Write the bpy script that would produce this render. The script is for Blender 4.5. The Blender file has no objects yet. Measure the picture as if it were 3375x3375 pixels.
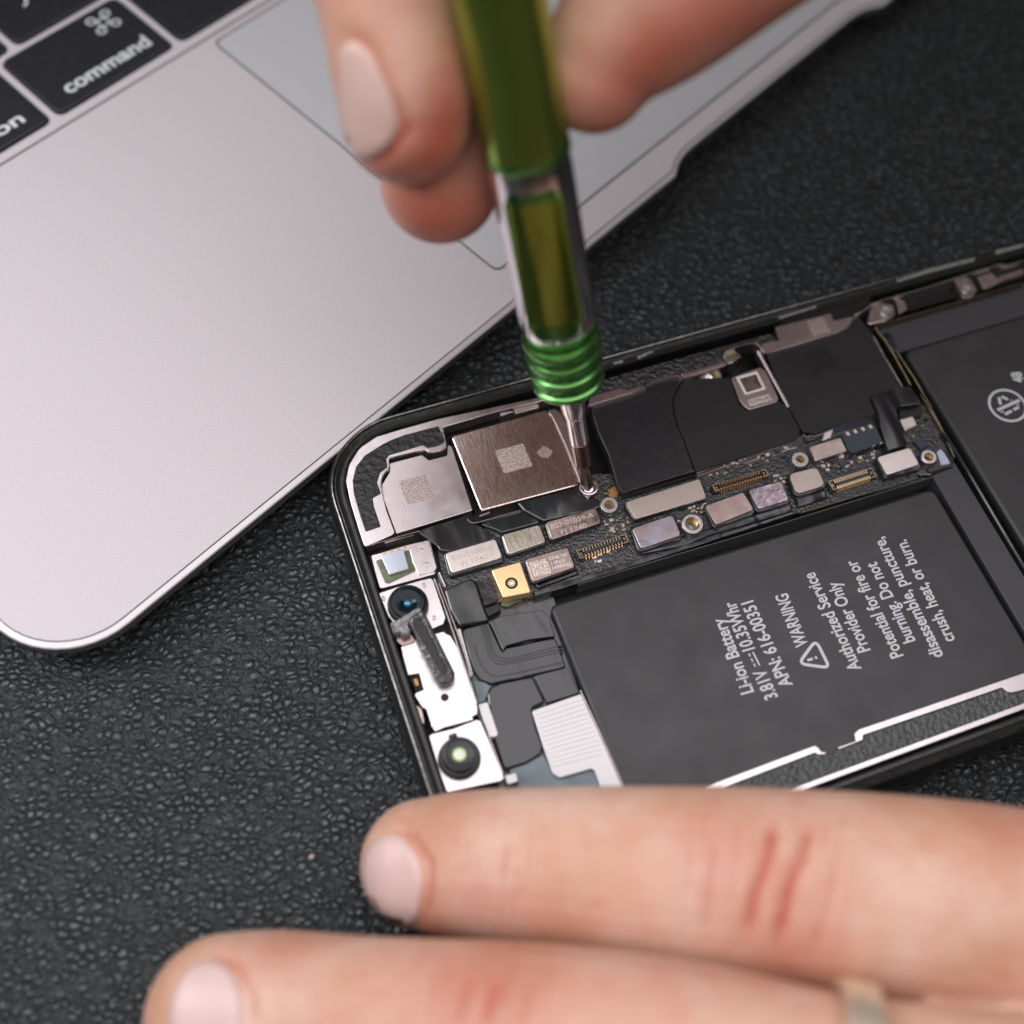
import bpy, bmesh, math, random
from mathutils import Vector, Matrix
from mathutils.bvhtree import BVHTree
from mathutils.geometry import delaunay_2d_cdt
random.seed(7)
C = bpy.context.scene.collection
sc = bpy.context.scene
# ---------------------------------------------------------------- units: 1 blender unit = 1 cm
sc.unit_settings.system = 'METRIC'; sc.unit_settings.scale_length = 0.01

# ---------------------------------------------------------------- camera
F_ = 3903.1; CAM = Vector((-0.935, -8.96, 15.15))
R = Matrix(((0.93961272, 0.28056572, -0.19598676), (-0.33914681, 0.84014066, -0.42325302), (0.04590615, 0.4641622, 0.88455982)))
RT = R.transposed()
cd = bpy.data.cameras.new('camera'); cam = bpy.data.objects.new('camera', cd); C.objects.link(cam)
cam.matrix_world = Matrix.Translation(CAM) @ R.to_4x4()
cd.sensor_width = 36; cd.sensor_fit = 'HORIZONTAL'; cd.lens = 36 * F_ / 3375
cd.clip_start = 0.5; cd.clip_end = 1000
cd.dof.use_dof = True; cd.dof.focus_distance = 16.4; cd.dof.aperture_fstop = cd.lens * 1e-3 / (2 * 0.22)
cd.dof.aperture_blades = 0
sc.camera = cam
sc.view_settings.view_transform = 'Standard'; sc.view_settings.look = 'None'
sc.view_settings.exposure = 0.0; sc.view_settings.gamma = 1.0
sc.render.engine = 'CYCLES'
sc.cycles.use_denoising = True

# ---------------------------------------------------------------- light
w = bpy.data.worlds.new('World'); sc.world = w; w.use_nodes = True
w.node_tree.nodes['Background'].inputs[0].default_value = (0.55, 0.50, 0.44, 1)
w.node_tree.nodes['Background'].inputs[1].default_value = 0.058
def area(name, loc, target, sx, sy, power, col):
    l = bpy.data.lights.new(name, 'AREA'); l.shape = 'RECTANGLE'; l.size = sx; l.size_y = sy
    l.energy = power; l.color = col
    o = bpy.data.objects.new(name, l); C.objects.link(o); o.location = loc
    o.rotation_euler = (Vector(target) - Vector(loc)).to_track_quat('-Z', 'Y').to_euler()
    return o
area('window_light', (-3, -4, 25), (-3, -4, 0), 50, 32, 10800, (1.0, 0.955, 0.975))
area('window_light_upper', (-11, 15.2, 25), (-11, 15.2, 0), 36, 6.4, 1560, (1.0, 0.955, 0.975))
area('side_window_light', (-27, 14, 25), (0, -2, 0), 18, 16, 6500, (0.97, 0.985, 1.0))

# ---------------------------------------------------------------- picture -> world helpers (src = 3375 px photograph)
def crop(ox, oy, k): return lambda x, y: (ox + k * x, oy + k * y)
A = crop(1000, 1200, .5176); B = crop(1900, 1000, .5176); K = crop(2500, 700, .4529)
D = crop(1100, 1700, .5176); E = crop(2100, 1600, .65994); G = crop(0, 0, .6211)
W = crop(0, 0, 3375 / 1932); I = crop(1400, 0, .8282); N = crop(2700, 1300, .3494); M = crop(1750, 1100, .3106)
def ray(p): return R @ Vector((p[0] - 1687.5, 1687.5 - p[1], -F_))
def at(p, z):
    r = ray(p); return CAM + r * ((z - CAM.z) / r.z)
def atd(p, d): return CAM + ray(p) * (d / F_)           # point at camera depth d
def proj(v):
    c = RT @ (Vector(v) - CAM); return (1687.5 + F_ * c.x / -c.z, 1687.5 - F_ * c.y / -c.z)

# ---------------------------------------------------------------- materials
MATS = {}
def mat(name, col, metal=0., rough=.5, spec=.5, bump=0., bscale=30., detail=4., var=0., vscale=5., coat=0., sss=0., aniso=None, col2=None, rvar=0.):
    if name in MATS: return MATS[name]
    m = bpy.data.materials.new(name); m.use_nodes = True; nt = m.node_tree; n = nt.nodes; L = nt.links
    b = n['Principled BSDF']
    b.inputs['Base Color'].default_value = (*col, 1); b.inputs['Metallic'].default_value = metal
    b.inputs['Roughness'].default_value = rough; b.inputs['Specular IOR Level'].default_value = spec
    b.inputs['Coat Weight'].default_value = coat; b.inputs['Coat Roughness'].default_value = .15
    tc = n.new('ShaderNodeTexCoord'); mp = n.new('ShaderNodeMapping'); L.new(tc.outputs['Object'], mp.inputs[0])
    if aniso: mp.inputs['Scale'].default_value = aniso
    if var > 0 or col2:
        t = n.new('ShaderNodeTexNoise'); t.inputs['Scale'].default_value = vscale; t.inputs['Detail'].default_value = 5
        L.new(mp.outputs[0], t.inputs['Vector'])
        r = n.new('ShaderNodeValToRGB'); r.color_ramp.elements[0].position = .3; r.color_ramp.elements[1].position = .7
        c2 = col2 or tuple(min(1, c * (1 + var)) for c in col); c1 = tuple(c * (1 - var) for c in col)
        r.color_ramp.elements[0].color = (*c1, 1); r.color_ramp.elements[1].color = (*c2, 1)
        L.new(t.outputs['Fac'], r.inputs[0]); L.new(r.outputs[0], b.inputs['Base Color'])
    if rvar > 0:
        t = n.new('ShaderNodeTexNoise'); t.inputs['Scale'].default_value = vscale * 1.7; t.inputs['Detail'].default_value = 6
        L.new(mp.outputs[0], t.inputs['Vector'])
        mr = n.new('ShaderNodeMapRange'); mr.inputs['From Min'].default_value = .3; mr.inputs['From Max'].default_value = .7
        mr.inputs['To Min'].default_value = max(.03, rough - rvar); mr.inputs['To Max'].default_value = rough + rvar
        L.new(t.outputs['Fac'], mr.inputs[0]); L.new(mr.outputs[0], b.inputs['Roughness'])
    if bump > 0:
        t = n.new('ShaderNodeTexNoise'); t.inputs['Scale'].default_value = bscale; t.inputs['Detail'].default_value = detail
        L.new(mp.outputs[0], t.inputs['Vector'])
        bp = n.new('ShaderNodeBump'); bp.inputs['Strength'].default_value = 1; bp.inputs['Distance'].default_value = bump
        L.new(t.outputs['Fac'], bp.inputs['Height']); L.new(bp.outputs[0], b.inputs['Normal'])
    MATS[name] = m; return m

m_steel = mat('pale_steel', (.69, .64, .66), 1, .32, bump=.0015, bscale=60, var=.05, vscale=3, rvar=.06)
m_steel_dull = mat('dull_steel', (.52, .43, .40), 1, .36, bump=.001, bscale=120, var=.12, vscale=6, rvar=.08)
m_strip = mat('rosy_steel', (.46, .36, .36), 1, .38, bump=.002, bscale=160, var=.1, vscale=5)
m_brushed = mat('brushed_steel', (.72, .60, .56), 1, .26, bump=.0025, bscale=9, detail=6, var=.22, vscale=7, aniso=(9, .5, 1), rvar=.06)
m_cover = mat('cover_steel_dark_reflection', (.42, .32, .30), 1, .30, bump=.001, bscale=90, var=.14, vscale=4, rvar=.1)  # reflection of the dark room put into the steel colour
m_cover_dark = mat('scratched_steel_dark_reflection', (.24, .165, .165), 1, .26, bump=.003, bscale=20, vscale=9, col2=(.40, .36, .44), rvar=.1)  # bluish scratches over a base tone darkened to paint a dark reflection
m_cover_smudge = mat('smudged_steel', (.42, .32, .31), 1, .30, bump=.001, bscale=60, vscale=3.2, col2=(.46, .46, .58), rvar=.08)
m_cover_pale = mat('pale_cover_steel', (.76, .68, .66), 1, .36, bump=.001, bscale=140, var=.06, vscale=9)
m_cover_grain = mat('grained_cover_steel', (.55, .47, .42), 1, .40, bump=.0025, bscale=130, var=.12, vscale=70)
m_film = mat('black_film', (.014, .014, .016), 0, .38, .5, bump=.006, bscale=2.2, detail=2, rvar=.05)
m_film_gloss = mat('glossy_black_film', (.016, .017, .02), 0, .20, .8, bump=.05, bscale=3.2, detail=1, rvar=.04, aniso=(1, .28, 1))
m_flex = mat('flex_cable_film', (.014, .015, .018), 0, .20, .75, bump=.07, bscale=2.8, detail=1, rvar=.04, aniso=(1, .3, 1))
m_shield = mat('shield_sticker', (.016, .0155, .016), 0, .5, .35, bump=.003, bscale=1.5, detail=2, var=.15, vscale=2)
m_black = mat('black_plastic', (.012, .0115, .011), 0, .4, .4, bump=.002, bscale=30)
m_gap = mat('deep_black', (.008, .0075, .007), 0, .5, .3, bump=.01, bscale=8)
m_resin = mat('black_resin', (.012, .012, .012), 0, .08, 1., bump=.026, bscale=26, detail=7)
m_glue = mat('glittering_black_glue', (.012, .011, .011), 0, .16, .9, bump=.05, bscale=16, detail=5)
m_foam = mat('black_foam', (.018, .018, .018), 0, .42, .5, bump=.05, bscale=10, detail=6)
m_foam2 = mat('grey_black_foam', (.05, .054, .056), 0, .3, .9, bump=.06, bscale=16, detail=6)
m_frame = mat('black_polished_band', (.02, .02, .02), .3, .16, .6, bump=.001, bscale=8)
m_frame_edge = mat('worn_band_edge', (.17, .165, .16), 1, .3, bump=.003, bscale=14, var=.4, vscale=9)
m_gasket = mat('black_gasket', (.018, .018, .017), 0, .33, .5, bump=.012, bscale=7, detail=5, var=.3, vscale=8)
m_batt = mat('battery_pouch', (.027, .027, .029), 0, .44, .5, bump=.012, bscale=.8, detail=3, var=.12, vscale=1.2, rvar=.07)
m_tape = mat('graphite_tape', (.042, .042, .046), 0, .48, .5, bump=.0008, bscale=80)
m_print = mat('pale_grey_print', (.52, .51, .55), 0, .6, .3)
m_print_white = mat('white_print', (.75, .70, .68), 0, .6, .3)
m_etch = mat('etched_mark', (.40, .32, .29), .8, .6)
m_etch_pale = mat('frosted_mark', (.62, .52, .47), .7, .5, var=.6, vscale=40)
m_etch_soft = mat('soft_frosted_mark', (.50, .42, .40), .8, .45, var=.5, vscale=40)
m_etch_dark = mat('dark_frosted_mark', (.012, .011, .012), 0, .6, .3, var=.5, vscale=26)
m_brass = mat('brass', (.62, .44, .20), 1, .35, var=.15, vscale=20)
m_brass_dull = mat('dull_brass', (.30, .25, .16), 1, .4, var=.3, vscale=10)
m_gold = mat('gold_plating', (.93, .66, .36), .75, .36, bump=.001, bscale=60, var=.05, vscale=4)
m_copper = mat('copper_print', (.50, .24, .09), .7, .45)
m_pin = mat('gold_contact', (.90, .68, .40), 1, .25)
m_pin_o = mat('copper_contact', (.66, .40, .22), 1, .28)
m_pin_p = mat('pale_copper_contact', (.80, .62, .52), .9, .3)
m_navy = mat('navy_plastic', (.025, .033, .055), 0, .5, .5, bump=.002, bscale=50)
m_chip = mat('slate_plastic', (.03, .043, .058), 0, .55, .5, bump=.003, bscale=70)
m_zinc = mat('zinc_ring', (.50, .49, .48), 1, .42, bump=.004, bscale=40, var=.15, vscale=20)
m_green_box = mat('greenish_resin', (.10, .13, .06), 0, .25, .6, var=.3, vscale=9)
m_sensor = mat('bluish_sensor_window', (.55, .62, .74), .2, .12, .8, coat=.6)
m_lens_body = mat('lens_barrel', (.010, .013, .018), 0, .5, .3)
m_lens = mat('lens_glass', (.004, .012, .016), 0, .12, .25)
m_lens_blue = mat('lens_coating', (.02, .16, .30), .2, .08, .9, coat=1)
m_ir_glint = mat('pale_lens_reflection', (.62, .68, .56), .1, .3, .4, coat=.2)  # white-green lens reflection painted as a disc colour
m_ir_ring = mat('green_lens_edge', (.22, .30, .07), .2, .35)
m_rubber = mat('dark_rubber', (.022, .024, .027), 0, .42, .5)
m_mesh = mat('grille_mesh', (.035, .035, .036), .4, .42, bump=.012, bscale=60, detail=1, var=.5, vscale=70)
m_grey_glue = mat('grey_crumbled_glue', (.26, .26, .27), .2, .5, bump=.04, bscale=22, detail=6, var=.5, vscale=16)
m_speaker = mat('crumbly_grey_seal', (.07, .07, .073), .1, .42, bump=.015, bscale=24, detail=6, var=.9, vscale=18)
m_pad = mat('blue_grey_pad', (.13, .16, .18), .2, .45, bump=.008, bscale=6, var=.15, vscale=5)
m_white_plastic = mat('white_plate', (.62, .60, .61), .25, .4, bump=.002, bscale=20)

# aluminium with fine bead-blasted grain
m_alu = mat('bead_blasted_aluminium', (.56, .52, .542), .15, .6, bump=.004, bscale=38, detail=5, var=.07, vscale=34, rvar=.04)
m_alu_edge = mat('cut_aluminium_edge', (.60, .57, .59), .4, .42)
m_alu_shaded = mat('aluminium_side_shaded', (.20, .19, .205), .6, .45)  # same aluminium, darkened to paint shade on the side facing away from light
m_trackpad = mat('glass_trackpad', (.57, .58, .605), .22, .40, .5, bump=.0004, bscale=60)
m_key = mat('black_key_plastic', (.018, .018, .022), 0, .42, .5, bump=.001, bscale=60, var=.15, vscale=5)
m_legend = mat('key_legend', (.62, .68, .68), 0, .5)
m_groove = mat('groove_shadow_gap', (.10, .10, .10), .3, .6)

def leather():
    m = bpy.data.materials.new('black_leather'); m.use_nodes = True; nt = m.node_tree; n = nt.nodes; L = nt.links
    b = n['Principled BSDF']; b.inputs['Specular Tint'].default_value = (.88, .98, 1, 1)
    tc = n.new('ShaderNodeTexCoord')
    nz = n.new('ShaderNodeTexNoise'); nz.inputs['Scale'].default_value = 3.5; nz.inputs['Detail'].default_value = 4
    L.new(tc.outputs['Object'], nz.inputs['Vector'])
    mx = n.new('ShaderNodeMixRGB'); mx.blend_type = 'LINEAR_LIGHT'; mx.inputs[0].default_value = .075
    L.new(tc.outputs['Object'], mx.inputs[1]); L.new(nz.outputs['Color'], mx.inputs[2])
    mp = n.new('ShaderNodeMapping'); mp.inputs['Scale'].default_value = (1, 1.25, 1); mp.inputs['Rotation'].default_value = (0, 0, -.4); L.new(mx.outputs[0], mp.inputs[0])
    def vor(feat, sc_): 
        v = n.new('ShaderNodeTexVoronoi'); v.feature = feat; v.inputs['Scale'].default_value = sc_; L.new(mp.outputs[0], v.inputs['Vector']); return v
    def mr(src, a, b_, c, d, sm=True):
        q = n.new('ShaderNodeMapRange'); q.inputs['From Min'].default_value = a; q.inputs['From Max'].default_value = b_; q.inputs['To Min'].default_value = c; q.inputs['To Max'].default_value = d
        if sm: q.interpolation_type = 'SMOOTHSTEP'
        L.new(src, q.inputs[0]); return q.outputs[0]
    def mad(x, k, y):
        q = n.new('ShaderNodeMath'); q.operation = 'MULTIPLY_ADD'; L.new(x, q.inputs[0]); q.inputs[1].default_value = k; L.new(y, q.inputs[2]); return q.outputs[0]
    e = vor('DISTANCE_TO_EDGE', 7.6).outputs['Distance']; f = vor('F1', 7.6).outputs['Distance']
    top = mr(f, .66, .10, 0, 1)
    fn = n.new('ShaderNodeTexNoise'); fn.inputs['Scale'].default_value = 22; fn.inputs['Detail'].default_value = 5; L.new(tc.outputs['Object'], fn.inputs['Vector'])
    e2 = vor('DISTANCE_TO_EDGE', 19).outputs['Distance']
    h = mad(mr(e, 0, .16, 0, 1), .45, top); h = mad(mr(e2, 0, .12, 0, 1), .12, h); h = mad(fn.outputs['Fac'], .4, h)
    bp = n.new('ShaderNodeBump'); bp.inputs['Distance'].default_value = .028; bp.inputs['Strength'].default_value = 1
    L.new(h, bp.inputs['Height']); L.new(bp.outputs[0], b.inputs['Normal'])
    L.new(mr(top, 0, .9, .46, .30), b.inputs['Roughness']); L.new(mr(top, 0, .8, .5, 1.0), b.inputs['Specular IOR Level'])
    cm = n.new('ShaderNodeMixRGB'); cm.inputs[1].default_value = (.016, .017, .018, 1); cm.inputs[2].default_value = (.028, .030, .032, 1); L.new(top, cm.inputs[0]); L.new(cm.outputs[0], b.inputs['Base Color'])  # groove shade put into the colour: darker between pebbles, lighter on tops
    return m
m_leather = leather()

def skin():
    m = bpy.data.materials.new('skin'); m.use_nodes = True; nt = m.node_tree; n = nt.nodes; L = nt.links
    b = n['Principled BSDF']; b.inputs['Roughness'].default_value = .42; b.inputs['Specular IOR Level'].default_value = .45
    b.inputs['Subsurface Weight'].default_value = .18; b.inputs['Subsurface Radius'].default_value = (.35, .13, .07); b.inputs['Subsurface Scale'].default_value = .6
    tc = n.new('ShaderNodeTexCoord')
    nz = n.new('ShaderNodeTexNoise'); nz.inputs['Scale'].default_value = .9; nz.inputs['Detail'].default_value = 4; L.new(tc.outputs['Object'], nz.inputs['Vector'])
    r = n.new('ShaderNodeValToRGB'); e = r.color_ramp.elements
    e[0].position = .32; e[0].color = (.55, .30, .20, 1); e[1].position = .68; e[1].color = (.66, .455, .37, 1)
    x = e.new(.5); x.color = (.62, .38, .285, 1)
    L.new(nz.outputs['Fac'], r.inputs[0])
    at_ = n.new('ShaderNodeAttribute'); at_.attribute_name = 'red'
    nb = n.new('ShaderNodeTexNoise'); nb.inputs['Scale'].default_value = 2.6; nb.inputs['Detail'].default_value = 7; nb.inputs['Roughness'].default_value = .65; L.new(tc.outputs['Object'], nb.inputs['Vector'])
    nr = n.new('ShaderNodeMapRange'); nr.inputs['From Min'].default_value = .46; nr.inputs['From Max'].default_value = .72; nr.inputs['To Max'].default_value = .5; L.new(nb.outputs['Fac'], nr.inputs[0])
    mb = n.new('ShaderNodeMixRGB'); mb.inputs[2].default_value = (.58, .25, .17, 1); L.new(nr.outputs[0], mb.inputs[0]); L.new(r.outputs[0], mb.inputs[1])
    mx = n.new('ShaderNodeMixRGB'); mx.inputs[2].default_value = (.44, .10, .06, 1)
    L.new(at_.outputs['Fac'], mx.inputs[0]); L.new(mb.outputs[0], mx.inputs[1]); L.new(mx.outputs[0], b.inputs['Base Color'])
    v = n.new('ShaderNodeTexVoronoi'); v.feature = 'DISTANCE_TO_EDGE'; v.inputs['Scale'].default_value = 16; L.new(tc.outputs['Object'], v.inputs['Vector'])
    n2 = n.new('ShaderNodeTexNoise'); n2.inputs['Scale'].default_value = 3.5; n2.inputs['Detail'].default_value = 8; L.new(tc.outputs['Object'], n2.inputs['Vector'])
    ad = n.new('ShaderNodeMath'); ad.operation = 'ADD'; L.new(v.outputs['Distance'], ad.inputs[0]); L.new(n2.outputs['Fac'], ad.inputs[1])
    bp = n.new('ShaderNodeBump'); bp.inputs['Distance'].default_value = .014; bp.inputs['Strength'].default_value = 1
    L.new(ad.outputs[0], bp.inputs['Height']); L.new(bp.outputs[0], b.inputs['Normal'])
    return m
m_skin = skin()
m_nail = mat('finger_nail', (.62, .44, .415), 0, .42, .4, coat=.05, var=.07, vscale=1.5)
m_nail_pale = mat('free_nail_edge', (.58, .405, .35), 0, .38, .4)
m_ring = mat('ring_gold', (.86, .76, .60), .8, .42)
# screwdriver
m_anod = mat('green_anodised_metal', (.13, .34, .10), .9, .24, var=.08, vscale=2)
m_anod_dark = mat('olive_anodised_metal', (.30, .42, .08), .9, .20, var=.1, vscale=1)
m_chrome = mat('chrome', (.78, .74, .76), 1, .14)
m_satin = mat('satin_chrome', (.74, .71, .73), 1, .17)
m_bit = mat('dark_bit_steel', (.30, .215, .19), 1, .24)

# ---------------------------------------------------------------- object helpers
def T(o, label=None, cat=None, group=None, kind=None):
    if label: o['label'] = label
    if cat: o['category'] = cat
    if group: o['group'] = group
    if kind: o['kind'] = kind
    return o
def empty(name, loc):
    o = bpy.data.objects.new(name, None); C.objects.link(o); o.location = loc; o.empty_display_size = .5
    return o
def link(name, me, m, parent=None, smooth=False):
    if m is not None and not me.materials: me.materials.append(m)
    o = bpy.data.objects.new(name, me); C.objects.link(o)
    if parent is not None:
        o.parent = parent
        p = parent; mw = Matrix.Identity(4)
        while p: mw = Matrix.Translation(p.location) @ mw if p.type == 'EMPTY' else mw; p = p.parent
        if parent.type == 'EMPTY': o.matrix_parent_inverse = mw.inverted()
    if smooth:
        for p in me.polygons: p.use_smooth = True
    return o
def bm_obj(name, bm, m, parent=None, smooth=False):
    bmesh.ops.recalc_face_normals(bm, faces=bm.faces)
    me = bpy.data.meshes.new(name); bm.to_mesh(me); bm.free()
    return link(name, me, m, parent, smooth)
def fillet(pts, r, seg=4):
    out = []; n = len(pts)
    for i in range(n):
        a, b, c = Vector(pts[i - 1][:2]), Vector(pts[i][:2]), Vector(pts[(i + 1) % n][:2])
        u = a - b; v = c - b; lu, lv = u.length, v.length
        if lu < 1e-6 or lv < 1e-6: continue
        u /= lu; v /= lv; ang = u.angle(v)
        if ang > 2.9 or r <= 0: out.append(b); continue
        t = min(r / math.tan(ang / 2), lu * .45, lv * .45)
        p0, p1 = b + u * t, b + v * t
        for k in range(seg + 1):
            s = k / seg; out.append((1 - s) ** 2 * p0 + 2 * s * (1 - s) * b + s * s * p1)
    return out
def prism_bm(bm, pts, z0, z1, bev=.008):
    """closed slab from an outline; top rim bevelled"""
    area2 = sum(pts[i - 1][0] * pts[i][1] - pts[i][0] * pts[i - 1][1] for i in range(len(pts)))
    if area2 < 0: pts = pts[::-1]
    n = len(pts)
    def inset(d):
        o = []
        for i in range(n):
            a, b, c = Vector(pts[i - 1][:2]), Vector(pts[i][:2]), Vector(pts[(i + 1) % n][:2])
            d1 = (b - a).normalized(); d2 = (c - b).normalized()
            n1 = Vector((-d1.y, d1.x)); n2 = Vector((-d2.y, d2.x)); q = n1 + n2
            if q.length < .2: q = n1
            else: q = q.normalized() / max(.5, q.normalized().dot(n1))
            o.append(b + q * d)
        return o
    rings = [(pts, z0), (pts, z1 - bev)] + ([(inset(bev * .35), z1 - bev * .35), (inset(bev), z1)] if bev > 0 else [])
    vr = [[bm.verts.new((p[0], p[1], z)) for p in ps] for ps, z in rings]
    for a, b in zip(vr[:-1], vr[1:]):
        for i in range(n): bm.faces.new((a[i], a[(i + 1) % n], b[(i + 1) % n], b[i]))
    top = [v.co.xy.copy() for v in vr[-1]]; zt = vr[-1][0].co.z
    vs, es, fs, ov, oe, of = delaunay_2d_cdt(top, [], [list(range(n))], 1, 1e-5)
    vn = [vr[-1][o_[0]] if o_ else bm.verts.new((v_.x, v_.y, zt)) for v_, o_ in zip(vs, ov)]
    for f_ in fs:
        try: bm.faces.new([vn[k] for k in f_])
        except ValueError: pass
    bm.faces.new(vr[0][::-1])
def slab(name, cr, pts, z0, z1, m, parent, r=.0, bev=.008, label=None):
    q = [at(cr(*p), z1)[:2] for p in pts]
    q = fillet(q, r) if r else [Vector(p) for p in q]
    bm = bmesh.new(); prism_bm(bm, q, z0, z1, bev)
    o = bm_obj(name, bm, m, parent)
    if label: o['label'] = label
    return o
def slabw(name, q, z0, z1, m, parent, r=0., bev=.008):
    q = fillet(q, r) if r else [Vector(p) for p in q]
    bm = bmesh.new(); prism_bm(bm, q, z0, z1, bev)
    return bm_obj(name, bm, m, parent)
def line_slab(bm, q, wd, z0, z1, roof=False):
    """raised lip following a polyline (world xy)"""
    q = [Vector(p[:2]) for p in q]; n = len(q); L_, R_ = [], []
    for i in range(n):
        d = (q[min(i + 1, n - 1)] - q[max(i - 1, 0)]).normalized(); nn = Vector((-d.y, d.x))
        L_.append(q[i] + nn * wd / 2); R_.append(q[i] - nn * wd / 2)
    if roof:
        h = min(wd * .45, .02)
        for i in range(n - 1):
            a = [bm.verts.new((*p, z)) for p, z in ((L_[i], z0), (L_[i], z1 - h), (q[i] + (L_[i] - q[i]) * .3, z1), (q[i] + (R_[i] - q[i]) * .3, z1), (R_[i], z1 - h), (R_[i], z0))]
            b = [bm.verts.new((*p, z)) for p, z in ((L_[i + 1], z0), (L_[i + 1], z1 - h), (q[i + 1] + (L_[i + 1] - q[i + 1]) * .3, z1), (q[i + 1] + (R_[i + 1] - q[i + 1]) * .3, z1), (R_[i + 1], z1 - h), (R_[i + 1], z0))]
            for k in range(5): bm.faces.new((a[k], a[k + 1], b[k + 1], b[k]))
            if i == 0: bm.faces.new(a)
            if i == n - 2: bm.faces.new(b[::-1])
        bmesh.ops.remove_doubles(bm, verts=bm.verts, dist=1e-5); return
    for i in range(n - 1):
        v = [bm.verts.new((*p, z)) for z in (z0, z1) for p in (L_[i], R_[i], R_[i + 1], L_[i + 1])]
        for f in ((4, 5, 6, 7), (0, 1, 5, 4), (2, 3, 7, 6), (1, 2, 6, 5), (3, 0, 4, 7)): bm.faces.new([v[k] for k in f])
    bmesh.ops.remove_doubles(bm, verts=bm.verts, dist=1e-5)
def lip(name, cr, pts, wd, z0, z1, m, parent):
    q = [at(cr(*p), z1) for p in pts]; q2 = [q[0]]
    for i in range(1, len(q)):                      # soften corners
        q2 += [q[i - 1].lerp(q[i], .25), q[i - 1].lerp(q[i], .75)]
    q2.append(q[-1])
    bm = bmesh.new(); line_slab(bm, q2, wd, z0, z1, True); return bm_obj(name, bm, m, parent)
def box_bm(bm, c, s, ang=0.):
    ca, sa = math.cos(ang), math.sin(ang); vs = []
    for dz in (-1, 1):
        for dx, dy in ((-1, -1), (1, -1), (1, 1), (-1, 1)):
            x, y = dx * s[0] / 2, dy * s[1] / 2
            vs.append(bm.verts.new((c[0] + ca * x - sa * y, c[1] + sa * x + ca * y, c[2] + dz * s[2] / 2)))
    for f in ((0, 3, 2, 1), (4, 5, 6, 7), (0, 1, 5, 4), (1, 2, 6, 5), (2, 3, 7, 6), (3, 0, 4, 7)): bm.faces.new([vs[k] for k in f])
def lathe_bm(bm, prof, o=(0, 0, 0), ax=(0, 0, 1), n=40, wave=0., nw=0):
    ax = Vector(ax).normalized(); o = Vector(o); u = ax.orthogonal().normalized(); v = ax.cross(u); rs = []
    for r, h in prof:
        if r < 1e-6: rs.append([bm.verts.new(o + ax * h)])
        else: rs.append([bm.verts.new(o + ax * h + (u * math.cos(2 * math.pi * k / n) + v * math.sin(2 * math.pi * k / n)) * (r * (1 + wave * (1 if nw and (k * nw * 2 // n) % 2 else 0)))) for k in range(n)])
    for a, b in zip(rs[:-1], rs[1:]):
        for k in range(n):
            q = [a[k % len(a)], a[(k + 1) % len(a)], b[(k + 1) % len(b)], b[k % len(b)]]
            qq = []
            for x in q:
                if x not in qq: qq.append(x)
            if len(qq) > 2: bm.faces.new(qq)
def lathe(name, prof, m, parent, o=(0, 0, 0), ax=(0, 0, 1), n=40, smooth=True, wave=0., nw=0):
    bm = bmesh.new(); lathe_bm(bm, prof, o, ax, n, wave, nw)
    ob = bm_obj(name, bm, m, parent)
    if smooth:
        for p in ob.data.polygons: p.use_smooth = True
        try: ob.data.set_sharp_from_angle(angle=math.radians(40))
        except Exception: pass
    return ob
def text_mesh(s, extr=.002, spacing=1.0, bold=0.0):
    cu = bpy.data.curves.new('t', 'FONT'); cu.body = s; cu.size = 1; cu.space_character = spacing; cu.offset = bold
    cu.extrude = .01; ob = bpy.data.objects.new('t', cu); C.objects.link(ob)
    dg = bpy.context.evaluated_depsgraph_get(); me = bpy.data.meshes.new_from_object(ob.evaluated_get(dg))
    bpy.data.objects.remove(ob); bpy.data.curves.remove(cu)
    return me
def text(name, s, p0, p1, h, z, m, parent, M4=None, th=.003, bold=.012, spacing=1.0):
    """flat raised print from baseline start p0 to end p1 (plane xy), capital height h"""
    me = text_mesh(s, bold=bold, spacing=spacing); xs = [v.co.x for v in me.vertices]; x0, x1 = min(xs), max(xs)
    p0 = Vector(p0[:2]); p1 = Vector(p1[:2]); d = (p1 - p0); L = d.length; d /= L; nn = Vector((-d.y, d.x)); k = L / (x1 - x0)
    for v in me.vertices:
        q = p0 + d * ((v.co.x - x0) * k) + nn * (v.co.y / .72 * h)
        v.co = Vector((q.x, q.y, z + (th if v.co.z > 0 else -.002)))
        if M4 is not None: v.co = M4 @ v.co
    me.name = name
    return link(name, me, m, parent)

# ---------------------------------------------------------------- desk surface
bm = bmesh.new(); bmesh.ops.create_grid(bm, x_segments=4, y_segments=4, size=90)
o = bm_obj('table', bm, m_leather); T(o, kind='structure')

# ================================================================ LAPTOP
LO = Vector((0.296, -0.308, 0.635)); la = math.radians(26.5); tilt = math.radians(1.2)
LM = Matrix.Translation(LO) @ Matrix.Rotation(la, 4, 'Z') @ Matrix.Rotation(tilt, 4, 'X')
LMi = LM.inverted()
def lt(p, h=0.):                                     # picture point -> laptop plane coordinates (u, v)
    r = ray(p); o = LMi @ CAM; d = LMi.to_3x3() @ r; q = o + d * ((h - o.z) / d.z); return Vector((q.x, q.y))
lap = empty('laptop', LO); lap.rotation_euler = LM.to_euler()
T(lap, 'silver aluminium laptop with black keys and a large trackpad, front corner beside the opened phone', 'laptop')
def llink(name, bm, m, parent=lap, smooth=False):
    bmesh.ops.recalc_face_normals(bm, faces=bm.faces); me = bpy.data.meshes.new(name); bm.to_mesh(me); bm.free()
    me.materials.append(m); o = bpy.data.objects.new(name, me); C.objects.link(o); o.parent = parent
    if smooth:
        for p in me.polygons: p.use_smooth = True
        me.set_sharp_from_angle(angle=math.radians(35))
    return o
U0, U1, V1_ = -4.92, 23.2, 19.65
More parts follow.
